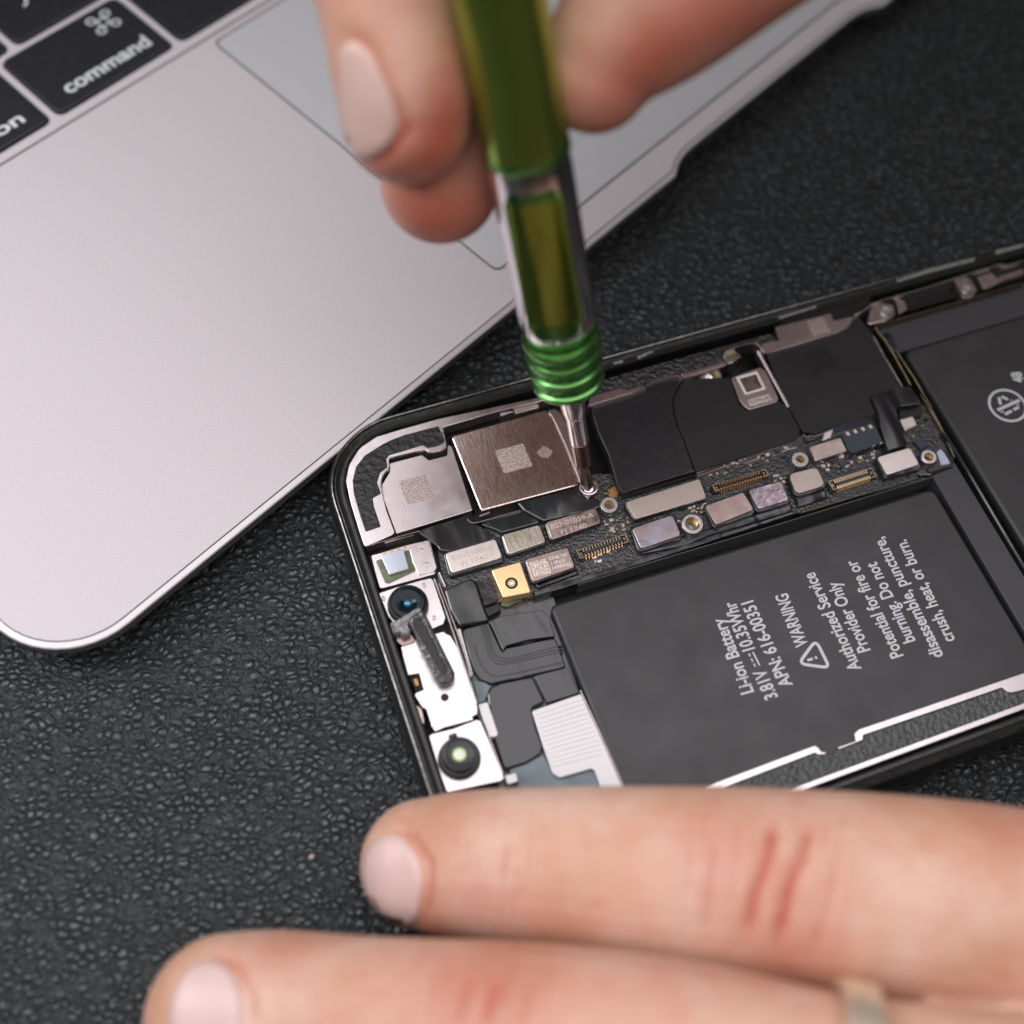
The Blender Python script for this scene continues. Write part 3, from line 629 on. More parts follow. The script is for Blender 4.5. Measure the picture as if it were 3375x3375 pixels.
slab('adhesive_bed', B, [(1265, 150), (1400, 60), (1880, -80), (1870, 0), (1760, 75), (1640, 110), (1615, 55), (1530, 80)], .4, .575, m_black, ph)
for cr, p_ in ((B, [(230, 375), (300, 358), (300, 372), (240, 388)]), (B, [(390, 335), (470, 300), (500, 305), (395, 352)]), (B, [(1280, 85), (1500, 20), (1530, 8), (1525, 25), (1300, 95)]), (K, [(995, 490), (1250, 410), (1580, 325), (1570, 350), (1260, 430), (1020, 502)]), (K, [(1720, 280), (1932, 225), (1932, 245), (1740, 300)])):
    slab('dried_glue', cr, p_, .58, .642, m_grey_glue if cr is B else mat('pale_glue', (.24, .26, .22), .1, .4, bump=.03, bscale=20, var=.4, vscale=20), ph, r=.01)
# socket chip, metal tubes, cable clip
slab('metal_sleeve', K, [(365, 1702), (600, 1630), (650, 1735), (412, 1812)], .4, .56, m_steel_dull, ph, r=.03, bev=.02)
slab('metal_sleeve', K, [(1022, 1505), (1125, 1475), (1160, 1548), (1068, 1592)], .4, .56, m_cover_pale, ph, r=.02, bev=.02)
cl = slab('contact_tab', K, [(478, 1602), (548, 1578), (525, 1640), (460, 1665)], .4, .545, m_cover_pale, ph, r=.01)
ch = slab('contact_socket', K, [(603, 1612), (848, 1545), (908, 1672), (690, 1752), (655, 1730)], .4, .58, m_chip, ph, r=.01)
bm = bmesh.new()
for k in range(4):
    a = at(K(650 + k * 55, 1610 - k * 17), .585); box_bm(bm, (a.x, a.y, .58), (.045, .06, .012), .12)
    a = at(K(705 + k * 55, 1712 - k * 18), .55); box_bm(bm, (a.x, a.y, .54), (.06, .15, .075), .12)
bm_obj('contact_pins', bm, m_pin_p, ch)
slab('cable_clip', K, [(820, 1342), (838, 1325), (1085, 1258), (1110, 1270), (1180, 1375), (1175, 1392), (1015, 1412), (1005, 1440), (1022, 1520), (1085, 1690), (940, 1735), (885, 1560), (872, 1465)], .4, .625, m_flex, ph, r=.02, bev=.01)
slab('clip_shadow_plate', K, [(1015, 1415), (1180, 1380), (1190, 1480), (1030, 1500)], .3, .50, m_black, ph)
slab('chip', K, [(1130, 1665), (1195, 1635), (1240, 1690), (1185, 1725)], .4, .50, m_navy, ph)
slab('blue_film', N, [(1110, 545), (1145, 512), (1200, 560), (1235, 650), (1150, 665)], .4, .50, m_sensor, ph)
# small solder parts as separate pieces
for k in range(26):
    x = random.uniform(2700, 3060); y = 1640 - (x - 2640) * .30 + random.uniform(-150, -95) + (x - 2640) * .02
    a = at((x, y), .47); bm = bmesh.new(); box_bm(bm, (a.x, a.y, .45), (random.uniform(.03, .07), random.uniform(.03, .05), .05), random.uniform(-.1, .1)); bm_obj('surface_component', bm, random.choice([m_steel_dull, m_black, m_brass_dull]), ph)
for (x0, x1, y0, y1, n_c) in ((170, 330, 1350, 1460, 20), (690, 820, 1290, 1350, 12), (850, 1340, 960, 1040, 30), (1245, 1330, 1070, 1180, 12), (1560, 1900, 950, 1040, 30), (640, 680, 1380, 1480, 5), (30, 330, 1560, 1640, 12)):
    for k in range(n_c):
        t_ = random.random(); x = x0 + (x1 - x0) * t_; y = random.uniform(y0, y1) - (t_ - .5) * (x1 - x0) * .29 * (0 if y1 - y0 > 90 and x1 - x0 < 100 else 1)
        a = at(B(x, y), .46); bm = bmesh.new(); box_bm(bm, (a.x, a.y, .452), (random.uniform(.025, .07), random.uniform(.02, .045), random.uniform(.02, .05)), random.uniform(-.08, .08)); bm_obj('surface_component', bm, random.choice([m_steel_dull, m_cover_pale, m_navy, m_zinc, m_brass_dull, m_zinc]), ph)
# fruit emblem in copper
ap = slab('fruit_emblem', M, [(808, 1650), (835, 1658), (862, 1628), (905, 1626), (925, 1650), (935, 1700), (905, 1735), (860, 1742), (830, 1728), (820, 1700), (838, 1680)], .44, .452, m_copper, ph, r=.02, bev=0)
slab('fruit_emblem', M, [(768, 1690), (795, 1684), (818, 1698), (790, 1706)], .44, .452, m_copper, ph, r=.01, bev=0)
for p_ in ([(372, 870), (392, 850), (400, 930), (385, 915)], [(400, 1000), (415, 985), (425, 1020)]):
    slab('copper_pad', M, p_, .4, .47, m_copper, ph)
# screw being turned, in its ring
sp = at(W(1110, 921), .56)
lathe('screw_ring', [(.135, .4), (.135, .585), (.125, .60), (.105, .60), (.10, .57), (.09, .565), (0, .565)], m_strip, ph, (sp.x, sp.y, 0))
lathe('screw', [(.085, .56), (.085, .59), (.07, .60), (.03, .60), (.028, .58), (0, .58)], m_chrome, ph, (sp.x, sp.y, 0))
lathe('screw_rim', [(.128, .595), (.133, .606), (.120, .610), (.114, .60)], m_steel, ph, (sp.x, sp.y, 0))

# ---- batteries
def battery(q, z, sag, label):
    q = fillet(q, .13, 6); bm = bmesh.new()
    prism_bm(bm, q, .14, z, .05); o = bm_obj('battery', bm, m_batt, ph)
    for p in o.data.polygons: p.use_smooth = len(p.vertices) == 4
    o['label'] = label; return o
b1 = battery([(2.30, -3.44), (8.22, -3.50), (8.24, -6.62), (2.30, -6.62)], .50, 0, 'dark grey battery printed with a warning')
b2 = battery([(8.97, -1.24), (13.9, -1.24), (13.9, -6.62), (8.97, -6.62)], .53, 0, 'dark grey battery with a round crossed emblem')
slabw('adhesive_strip', [(8.31, -2.98), (8.74, -2.86), (8.76, -6.62), (8.31, -6.62)], .14, .47, m_tape, ph, bev=.01)
slabw('adhesive_strip', [(8.75, -.52), (13.9, -.52), (13.9, -1.18), (8.75, -1.18)], .14, .40, m_tape, ph, bev=.01)
# dividing walls
lip('divider', N, [(960, 0), (1165, 325), (1280, 590)], .028, .14, .52, m_brass_dull, ph)
lip('divider', N, [(1165, 330), (1115, 490)], .02, .14, .45, m_brass_dull, ph)
lip('divider', N, [(1180, 345), (1320, 560), (1932, 1600), (2600, 2700)], .05, .14, .56, m_frame, ph)
lip('divider', K, [(1110, 1255), (950, 960), (850, 840), (870, 815), (1080, 755), (1932, 505)], .022, .14, .56, m_brass_dull, ph)
lip('divider', K, [(1345, 1590), (1180, 1270), (1000, 1000)], .02, .14, .52, m_brass_dull, ph)
slab('side_cable', K, [(905, 880), (955, 870), (1000, 960), (1020, 1020), (960, 980)], .14, .42, m_film_gloss, ph, r=.02)
slab('side_cable', N, [(1130, 500), (1180, 520), (1275, 600), (1270, 650), (1230, 650), (1180, 560)], .3, .50, m_flex, ph, r=.03)
slab('side_cable', N, [(900, 760), (1030, 730), (1265, 655), (1270, 680), (1100, 745), (1060, 765)], .3, .51, m_film_gloss, ph, r=.02, bev=.03)
# brackets and screws of the upper side
slab('screw_bracket', K, [(795, 765), (828, 662), (900, 655), (985, 672), (1000, 745), (930, 790), (815, 815), (795, 805)], .3, .57, m_steel_dull, ph, r=.03, bev=.02)
for x, y in ((928, 718), (1512, 560)):
    p = at(K(x, y), .60); e = lathe('screw', [(.09, .56), (.09, .59), (.075, .605), (.045, .60), (0, .596)], m_zinc, ph, (p.x, p.y, 0))
    bm = bmesh.new(); box_bm(bm, (p.x, p.y, .602), (.085, .02, .012), .6); box_bm(bm, (p.x, p.y, .603), (.085, .02, .012), 2.2); bm_obj('screw_cross', bm, m_chrome, e)
slab('screw_bracket', K, [(1430, 500), (1530, 470), (1590, 560), (1560, 620), (1480, 620)], .3, .54, m_strip, ph, r=.03)
slab('side_flex', K, [(1000, 640), (1060, 640), (1085, 700), (1020, 745)], .3, .50, m_strip, ph, r=.02)
slab('side_flex', K, [(1590, 470), (1690, 440), (1780, 500), (1700, 540), (1640, 560)], .3, .48, m_strip, ph, r=.04)
slab('side_flex', K, [(1750, 465), (1932, 405), (1932, 450), (1770, 500)], .3, .46, m_strip, ph)
slab('side_trough', K, [(800, 700), (1740, 400), (1932, 350), (2300, 240), (2300, 420), (1932, 520), (1000, 800), (850, 830)], .14, .40, m_gap, ph, bev=0)

# ---- print on the batteries
def ptxt(s, a, b, h=.185, parent=b1, z=.5):
    P0, P1 = at(E(*a), z), at(E(*b), z); text('printed_text', s, P0, P1, h, z, m_print, parent, bold=.02)
ptxt('Li-ion Battery', (583, 1030), (432, 660))
ptxt('3.81V', (703, 1055), (637, 915)); ptxt('10.35Whr', (588, 815), (487, 577))
ptxt('APN: 616-00351', (777, 995), (577, 572))
ptxt('WARNING', (855, 797), (748, 537))
ptxt('Authorized Service', (1120, 915), (883, 432)); ptxt('Provider Only', (1165, 822), (1003, 478))
ptxt('Potential for fire or', (1330, 850), (1092, 370)); ptxt('burning. Do not', (1390, 775), (1193, 380))
ptxt('disassemble, puncture,', (1530, 850), (1228, 255)); ptxt('crush, heat, or burn.', (1588, 772), (1340, 268))
bm = bmesh.new()
pa, pb = at(E(612, 900), .5), at(E(578, 832), .5)
line_slab(bm, [pa, pb], .02, .498, .503)
pa2, pb2 = at(E(590, 905), .5), at(E(556, 837), .5)
for k in range(3): line_slab(bm, [pa2.lerp(pb2, k / 2.7), pa2.lerp(pb2, k / 2.7 + .22)], .02, .498, .503)
bm_obj('printed_symbol', bm, m_print, b1)
bm = bmesh.new(); tri = fillet([at(E(*p), .5).xy for p in ((806, 890), (962, 912), (892, 772))], .06, 5); tri.append(tri[0])
line_slab(bm, tri, .042, .498, .503)
pa, pb = at(E(850, 874), .5), at(E(893, 860), .5); line_slab(bm, [pa, pa.lerp(pb, .62)], .035, .498, .5035)
line_slab(bm, [pb.lerp(pa, .12), pb.lerp(pa, -.12)], .038, .498, .5035)
bm_obj('printed_symbol', bm, m_print, b1)
# round emblem: ring, three bent arrows, one crossing bar
z = .53; ec = at(K(1812, 1405), z); er = .5 * (at(K(1945, 1405), z) - at(K(1680, 1405), z)).length * .985
bm = bmesh.new(); line_slab(bm, [(ec.x + er * math.cos(t * math.pi / 32), ec.y + er * math.sin(t * math.pi / 32)) for t in range(65)], .038, z - .002, z + .003)
for k in range(3):
    a = math.radians(100 + 120 * k); v0 = Vector((math.cos(a), math.sin(a))) * er * .76; a2 = a + math.radians(120); v1 = Vector((math.cos(a2), math.sin(a2))) * er * .76
    d = (v1 - v0).normalized(); nn = Vector((-d.y, d.x)); c = ec.xy
    line_slab(bm, [c + v0 + d * .04, c + v0.lerp(v1, .47)], .045, z - .002, z + .003)
    line_slab(bm, [c + v0.lerp(v1, .58), c + v1 - d * .05], .045, z - .002, z + .0033)
bm_obj('printed_symbol', bm, m_print, b2)
bm = bmesh.new(); line_slab(bm, [at(K(1738, 1440), z), at(K(1898, 1368), z)], .085, z, z + .004); bm_obj('printed_symbol', bm, m_batt, b2)
bm = bmesh.new(); line_slab(bm, [at(K(1738, 1440), z), at(K(1898, 1368), z)], .048, z + .002, z + .006); bm_obj('printed_symbol', bm, m_print, b2)
text('printed_text', '48', at(K(1935, 1235), z), at(K(1905, 1160), z), .17, z, m_print, b2, bold=.03)

# ---- lower side bars
slab('side_rail', E, [(60, 1610), (290, 1522), (885, 1298), (905, 1308), (920, 1330), (945, 1330), (942, 1342), (905, 1345), (890, 1335), (400, 1522), (90, 1640)], .3, Z6, m_steel, ph, r=.015)
slab('side_rail', E, [(1003, 1306), (1092, 1275), (1085, 1237), (1105, 1218), (1530, 1072), (1932, 935), (2300, 810), (2300, 905), (1932, 1022), (1868, 1036), (1850, 1030), (1825, 1010), (1130, 1247), (1128, 1272), (1008, 1318)], .3, Z6, m_steel, ph, r=.015)
slab('side_rail', E, [(-200, 1860), (695, 1540), (1932, 1085), (2400, 920), (2400, 950), (1932, 1118), (700, 1570), (-200, 1890)], .3, Z6, m_steel, ph, r=.0)
slab('foam_strip', E, [(400, 1522), (890, 1335), (950, 1345), (1008, 1318), (1130, 1275), (1135, 1247), (1825, 1012), (1860, 1038), (1932, 1025), (2400, 880), (2400, 920), (1932, 1085), (700, 1538), (300, 1680), (280, 1570)], .3, .575, m_foam2, ph, bev=.01)

# ---- left column (front camera assembly)
sb = slab('sensor_bracket', D, [(235, 252), (300, 235), (480, 182), (600, 155), (615, 165), (660, 330), (640, 372), (330, 456), (292, 462), (262, 360)], .3, .52, m_steel, ph, r=.03)
slab('sensor_bracket', D, [(480, 200), (605, 160), (657, 330), (640, 352), (540, 376), (500, 290)], .4, .56, m_steel, ph, r=.03)
for x, y in ((557, 216), (592, 305), (573, 438), (638, 645), (315, 522)):
    p = at(D(x, y), .56); lathe('rivet', [(.02, .5), (.025, .562), (.012, .564), (.008, .556), (0, .556)], m_steel_dull, ph, (p.x, p.y, 0), n=20)
slab('sensor_base', D, [(268, 285), (480, 215), (520, 345), (350, 425), (325, 420)], .4, .55, m_green_box, ph, r=.02)
ss = slab('sensor_window', D, [(296, 250), (442, 205), (478, 335), (352, 372)], .5, .60, m_sensor, ph, r=.01)
bm = bmesh.new()
for k in range(4):
    a = at(D(325 + k * 43, 236 - k * 13), .605); box_bm(bm, (a.x, a.y, .60), (.04, .03, .012), .0)
for x, y in ((370, 366), (420, 350), (465, 336)):
    a = at(D(x, y), .605); box_bm(bm, (a.x, a.y, .60), (.04, .02, .012), .0)
bm_obj('contact_pins', bm, m_pin_o, ss)
lc_ = slab('front_camera', D, [(285, 492), (410, 450), (560, 408), (620, 395), (632, 410), (712, 648), (700, 688), (622, 722), (420, 730), (345, 640)], .3, .53, m_steel, ph, r=.03)
def lens(cr, x, y, px_r, z0, z1, steps, name, parent, m=m_rubber):
    p = at(cr(x, y), z0); q = at(cr(x, y + px_r), z0)
    rr = (at(cr(x + px_r, y), z0) - at(cr(x - px_r, y), z0)).length / 2
    return p, rr
p, rr = lens(D, 474, 575, 130, .53, 0, None, '', None)
e = lathe('lens', [(rr, .5), (rr, .60), (rr * .97, .63), (rr * .86, .64), (rr * .84, .62), (rr * .83, .66), (rr * .78, .67)], m_lens_body, lc_, (p.x, p.y, 0), n=64)
lathe('lens_glass', [(rr * .79, .668), (rr * .6, .675), (rr * .35, .66), (rr * .2, .63), (0, .62)], m_lens, e, (p.x, p.y, 0), n=64)
lathe('lens_glass', [(rr * .2, .634), (rr * .15, .652), (rr * .08, .66), (0, .662)], m_lens_blue, e, (p.x, p.y, 0), n=32)
# ear speaker grille with torn edges, propped at a slant over the plates
gr = slab('ear_speaker', D, [(460, 655), (555, 590), (580, 610), (770, 995), (768, 1030), (745, 1058), (695, 1072), (670, 1060), (640, 1010), (500, 720)], .60, .71, m_speaker, ph, r=.05, bev=.04)
slab('grille', D, [(500, 660), (545, 640), (585, 700), (725, 985), (712, 1010), (690, 1008), (600, 860), (505, 700)], .70, .728, m_mesh, gr, r=.06, bev=.01)
bm = bmesh.new(); bmesh.ops.create_grid
for k in range(40):
    t = random.random(); s_ = random.choice((-1, 1)); x = 480 + 170 * t + (70 if s_ > 0 else 8) + random.uniform(-10, 10); y = 650 + 380 * t - (25 if s_ > 0 else -10) + random.uniform(-12, 12)
    a = at(D(x, y), .70); box_bm(bm, (a.x, a.y, .70), (random.uniform(.015, .04),) * 3, random.uniform(0, 3))
bm_obj('glue_crumbs', bm, m_grey_glue, gr)
slab('contact_bracket', D, [(358, 680), (385, 672), (520, 590), (550, 580), (560, 600), (500, 640), (470, 690), (490, 740), (440, 760), (420, 735), (380, 745)], .4, .70, m_grey_glue, ph, r=.02, bev=.02)
slab('contact_bracket', D, [(395, 745), (480, 735), (520, 790), (505, 810), (440, 830), (400, 800)], .3, .56, m_bit, ph, r=.02)
lp = slab('long_plate', D, [(428, 835), (445, 815), (500, 790), (560, 775), (698, 735), (720, 752), (742, 760), (790, 840), (915, 1215), (915, 1262), (880, 1280), (895, 1298), (700, 1350), (645, 1375), (625, 1340), (592, 1235), (560, 1215), (515, 1145), (520, 1128), (575, 1105), (545, 1003), (472, 1015), (440, 900)], .3, .54, m_steel, ph, r=.02)
p = at(D(707, 1155), .55); lathe('hole', [(0, .542), (.052, .542), (.055, .535)], m_gap, ph, (p.x, p.y, 0), n=24)
slab('contact_window', D, [(475, 1022), (545, 1008), (572, 1100), (520, 1122)], .3, .46, m_gap, ph); slab('gold_tab', D, [(505, 1040), (530, 1030), (545, 1080), (520, 1085)], .3, .50, m_copper, ph, r=.01)
slab('side_tab', D, [(515, 1190), (560, 1230), (575, 1290), (578, 1340), (550, 1300), (530, 1250)], .3, .50, m_steel_dull, ph, r=.02)
slab('infrared_camera', D, [(605, 1402), (625, 1388), (760, 1355), (910, 1298), (935, 1305), (1060, 1600), (1085, 1672), (1060, 1690), (720, 1762), (690, 1680), (640, 1520)], .3, .56, m_steel, ph, r=.03)
p, rr = lens(D, 800, 1548, 138, .56, 0, None, '', None)
e = lathe('lens', [(rr, .5), (rr, .58), (rr * .96, .64), (rr * .9, .66), (rr * .86, .66), (rr * .80, .66), (rr * .78, .74), (rr * .74, .77), (rr * .66, .78), (rr * .6, .77), (rr * .36, .76), (rr * .33, .74)], m_rubber, ph, (p.x, p.y, 0), n=64)
e['label'] = 'stepped black lens barrel with a pale yellow-green reflection painted at its centre'
lathe('lens_ring', [(rr * .36, .755), (rr * .33, .765), (rr * .27, .765), (rr * .26, .74)], m_ir_ring, e, (p.x, p.y, 0), n=40)
lathe('lens_glass', [(rr * .29, .762), (rr * .2, .77), (0, .775)], m_ir_glint, e, (p.x, p.y, 0), n=40)
a = at(D(760, 1395), .7); slab('lens_key', D, [(728, 1395), (775, 1378), (790, 1400), (740, 1420)], .5, .66, m_rubber, e, r=.01)
lip('spine_rail', D, [(640, 400), (700, 560), (790, 830), (912, 1195)], .022, .3, .56, m_steel, ph)
lip('spine_rail', D, [(670, 430), (780, 720), (880, 1020)], .03, .3, .46, m_steel_dull, ph)
lip('spine_rail', D, [(670, 360), (710, 450)], .06, .3, .50, m_steel, ph)
lip('spine_rail', D, [(985, 1400), (1078, 1640)], .03, .3, .52, m_steel_dull, ph)
# flex cables right of the column
slab('back_sheet', D, [(650, 400), (1000, 380), (1400, 520), (1560, 1120), (1830, 1760), (1700, 1900), (1100, 1900), (900, 1200)], .14, .36, m_film_gloss, ph, bev=0)
slab('flex_cable', D, [(700, 470), (858, 398), (890, 402), (915, 440), (952, 560), (992, 662), (800, 702), (740, 600)], .3, .52, m_flex, ph, r=.04, bev=.03)
slab('foam_block', D, [(905, 415), (1000, 390), (1050, 540), (960, 575)], .3, .47, m_foam, ph, r=.02)
slab('foam_block', D, [(965, 590), (1055, 555), (1065, 600), (985, 640)], .3, .50, m_black, ph)
slab('flex_cable', D, [(812, 722), (985, 672), (1072, 858), (1090, 842), (1410, 772), (1480, 958), (1450, 975), (1010, 1070), (935, 1042), (888, 985)], .3, .43, m_flex, ph, r=.07, bev=.02)
for k in range(4):
    o_ = k * 16
    lip('cable_trace', D, [(940 + o_, 700), (965 + o_, 790), (985 + o_, 880 - o_ * .3), (1020 + o_, 935 - o_), (1090 + o_, 948 - o_ * 1.2), (1460 - k * 4, 862 - o_ * 1.2)] if k < 3 else [(900, 830), (925, 930), (985, 1010), (1060, 1025), (1465, 930)], .03, .3, .436, m_flex, ph)
slab('flex_cable', D, [(992, 672), (1060, 638), (1325, 598), (1370, 640), (1410, 768), (1240, 790), (1100, 828), (1078, 860)], .3, .49, m_film_gloss, ph, r=.01, bev=.01)
slab('flex_cable', D, [(780, 720), (808, 715), (890, 1010), (868, 1035)], .3, .45, m_zinc, ph, r=.02)
slab('flex_cable', D, [(1278, 1018), (1488, 965), (1560, 1128), (1358, 1192)], .3, .44, m_flex, ph, r=.02)
slab('flex_cable', D, [(975, 1130), (1000, 1090), (1060, 1062), (1268, 1020), (1348, 1188), (1262, 1222), (1290, 1350), (1335, 1475), (1310, 1525), (1230, 1575), (1100, 1615), (1075, 1600), (1010, 1385)], .3, .46, m_flex, ph, r=.06, bev=.025)
slab('pad', D, [(885, 1045), (960, 1058), (1000, 1085), (960, 1180), (920, 1200)], .3, .42, m_pad, ph, r=.02)
slab('white_tab', D, [(918, 1200), (980, 1185), (1045, 1380), (1040, 1405), (990, 1410)], .3, .50, m_white_plastic, ph, r=.02)
slab('white_tab', D, [(1085, 1655), (1160, 1635), (1175, 1690), (1110, 1710)], .3, .52, m_white_plastic, ph, r=.02)
slab('pad', D, [(1110, 1620), (1335, 1520), (1390, 1620), (1700, 1600), (1760, 1760), (1120, 1860), (1175, 1700)], .3, .42, m_pad, ph, r=.03)
wp_ = slab('ribbed_plate', D, [(1262, 1242), (1578, 1132), (1700, 1400), (1838, 1730), (1830, 1800), (1745, 1800), (1705, 1740), (1662, 1622), (1640, 1610), (1440, 1668), (1395, 1640), (1335, 1470)], .3, .48, m_white_plastic, ph, r=.03)
bm = bmesh.new()
for k in range(13):
    t = k / 12.; a = at(D(1290 + 100 * t, 1262 + 330 * t), .488); b = at(D(1590 + 120 * t, 1160 + 350 * t), .488)
    line_slab(bm, [a, b], .03, .47, .489)
bm_obj('ribs', bm, m_white_plastic, wp_)
lip('battery_rim', D, [(1570, 1110), (1700, 1390), (1860, 1760)], .03, .14, .50, m_steel_dull, ph)

# ================================================================ SCREWDRIVER
tip = at(W(1110, 925), .575); top = atd(W(945, 10), 11.6); axd = (top - tip).normalized()
sd = empty('screwdriver', tip)
T(sd, 'green and silver precision screwdriver with its tip on a screw in the phone', 'screwdriver')
def sl(name, prof, m, parent=sd, n=48): return lathe(name, prof, m, parent, tip, axd, n)
sl('bit', [(0, 0), (.03, .0), (.05, .05), (.086, .10), (.088, .52), (.10, .54), (.125, .56), (.125, .99), (0, .99)], m_bit)
sl('shaft', [(.0, .98), (.128, .98), (.135, 1.0), (.135, 1.46), (.145, 1.49), (.15, 1.5), (.148, 1.54), (.165, 1.58), (.168, 2.04), (0, 2.04)], m_chrome)
pr = [(0, 1.98), (.33, 1.98), (.40, 2.02)]
for k in range(4):
    h = 2.05 + k * .235
    pr += [(.445 + .01 * k, h), (.465 + .008 * k, h + .03), (.47 + .006 * k, h + .06), (.465 + .006 * k, h + .09), (.435, h + .11), (.43, h + .2), (.445, h + .225)]
pr += [(.46, 3.0), (.465, 3.04), (0, 3.04)]
sl('collar', pr, m_anod)
sl('barrel', [(0, 3.03), (.455, 3.03), (.468, 3.10), (.470, 5.2), (.455, 5.36), (.40, 5.38), (0, 5.38)], m_satin, n=24)
sl('handle', [(0, 5.34), (.36, 5.34), (.455, 5.36), (.475, 5.41), (.478, 5.5), (.47, 5.56), (.475, 8.2), (.48, 9.8), (.44, 9.95), (.5, 10.1), (.5, 10.6), (.35, 10.75), (0, 10.75)], m_anod_dark)
sl('handle_band', [(.473, 5.38), (.484, 5.40), (.484, 5.47), (.473, 5.5)], m_anod)
# window: curved panel let into the barrel, facing the viewer's side
toc = (CAM - (tip + axd * 4)); toc -= axd * toc.dot(axd); toc.normalize(); tob = axd.cross(toc)
rot = Matrix.Rotation(math.radians(-6), 3, axd); toc = rot @ toc; tob = rot @ tob
def panel(name, s0, s1, a1, rad, m, r_c=.18, bulge=0., skew=0):
    bm = bmesh.new(); nU, nV = 14, 40; vv = {}
    L = s1 - s0; wd = rad * a1
    for j in range(nV + 1):
        for i in range(nU + 1):
            y = L * j / nV; hw = wd
            yy = min(y, L - y)
            if yy < r_c: hw = wd - r_c + math.sqrt(max(0, r_c * r_c - (r_c - yy) ** 2))
            x = (i / nU * 2 - 1) * hw; a = x / rad
            vv[i, j] = bm.verts.new(tip + axd * (s0 + y) + (toc * math.cos(a) + tob * math.sin(a)) * rad)
    for j in range(nV):
        for i in range(nU): bm.faces.new((vv[i, j], vv[i + 1, j], vv[i + 1, j + 1], vv[i, j + 1]))
    bmesh.ops.solidify(bm, geom=bm.faces[:], thickness=.015)
    return bm_obj(name, bm, m, sd, True)
panel('window', 3.16, 5.12, math.radians(43), .476, m_anod_dark)
panel('window_end', 3.14, 3.34, math.radians(35), .482, m_anod, r_c=.09)
panel('window_end', 5.02, 5.14, math.radians(36), .482, m_anod, r_c=.05)

# ================================================================ HANDS
def catmull(ps, n=8):
    out = []; P = [ps[0]] + ps + [ps[-1]]
    for i in range(1, len(P) - 2):
        for k in range(n):
            t = k / n; q = []
            for a, b, c, d in zip(P[i - 1], P[i], P[i + 1], P[i + 2]):
                q.append(.5 * ((2 * b) + (-a + c) * t + (2 * a - 5 * b + 4 * c - d) * t * t + (-a + 3 * b - 3 * c + d) * t ** 3))
            out.append(q)
    out.append(list(ps[-1])); return out
def tube(bm, chain, up, flat=1., n=28):
    pts = catmull([(*p, r) for p, r in chain]); P = [Vector(q[:3]) for q in pts]; Rr = [q[3] for q in pts]
    # rounded caps
    d0 = (P[0] - P[1]).normalized(); d1 = (P[-1] - P[-2]).normalized(); c0, c1 = P[0], P[-1]; r0, r1 = Rr[0], Rr[-1]
    pre = [(c0 + d0 * r0 * math.sin(a), r0 * math.cos(a)) for a in (1.5, 1.25, 1.0, .75, .5, .25)]
    post_ = [(c1 + d1 * r1 * math.sin(a), r1 * math.cos(a)) for a in (.25, .5, .75, 1.0, 1.25, 1.5)]
    seq = pre + list(zip(P, Rr)) + post_; rings = []
    for i, (p, r) in enumerate(seq):
        d = (seq[min(i + 1, len(seq) - 1)][0] - seq[max(i - 1, 0)][0]).normalized(); s = d.cross(up).normalized(); u = s.cross(d)
        rings.append([bm.verts.new(p + s * (r * math.cos(2 * math.pi * k / n)) + u * (r * flat * math.sin(2 * math.pi * k / n))) for k in range(n)])
    for a, b in zip(rings[:-1], rings[1:]):
        for k in range(n): bm.faces.new((a[k], a[(k + 1) % n], b[(k + 1) % n], b[k]))
    bm.faces.new(rings[0][::-1]); bm.faces.new(rings[-1])
def wc(x, y, d, r): return (atd(W(x, y), d), r)
def hand_mesh(name, chains, label, base, voxel=.05, smooth=4):
    bm = bmesh.new()
    for ch, up, flat in chains: tube(bm, ch, Vector(up), flat)
    bmesh.ops.recalc_face_normals(bm, faces=bm.faces)
    me = bpy.data.meshes.new('tmp'); bm.to_mesh(me); bm.free(); o = bpy.data.objects.new('tmp', me); C.objects.link(o)
    md = o.modifiers.new('r', 'REMESH'); md.mode = 'VOXEL'; md.voxel_size = voxel; md.use_smooth_shade = True
    s = o.modifiers.new('s', 'SMOOTH'); s.factor = .5; s.iterations = smooth
    dg = bpy.context.evaluated_depsgraph_get(); me2 = bpy.data.meshes.new_from_object(o.evaluated_get(dg)); bpy.data.objects.remove(o)
    me2.name = name; me2.materials.clear(); me2.materials.append(m_skin)
    for p in me2.polygons: p.use_smooth = True
    root = empty(name, base); T(root, label, 'hand')
    ob = link('skin', me2, None, root); return root, ob
def bvh(ob): return BVHTree.FromPolygons([v.co.copy() for v in ob.data.vertices], [tuple(p.vertices) for p in ob.data.polygons])
def hit(bv, px):
    h = bv.ray_cast(CAM, ray(W(*px)).normalized()); return h
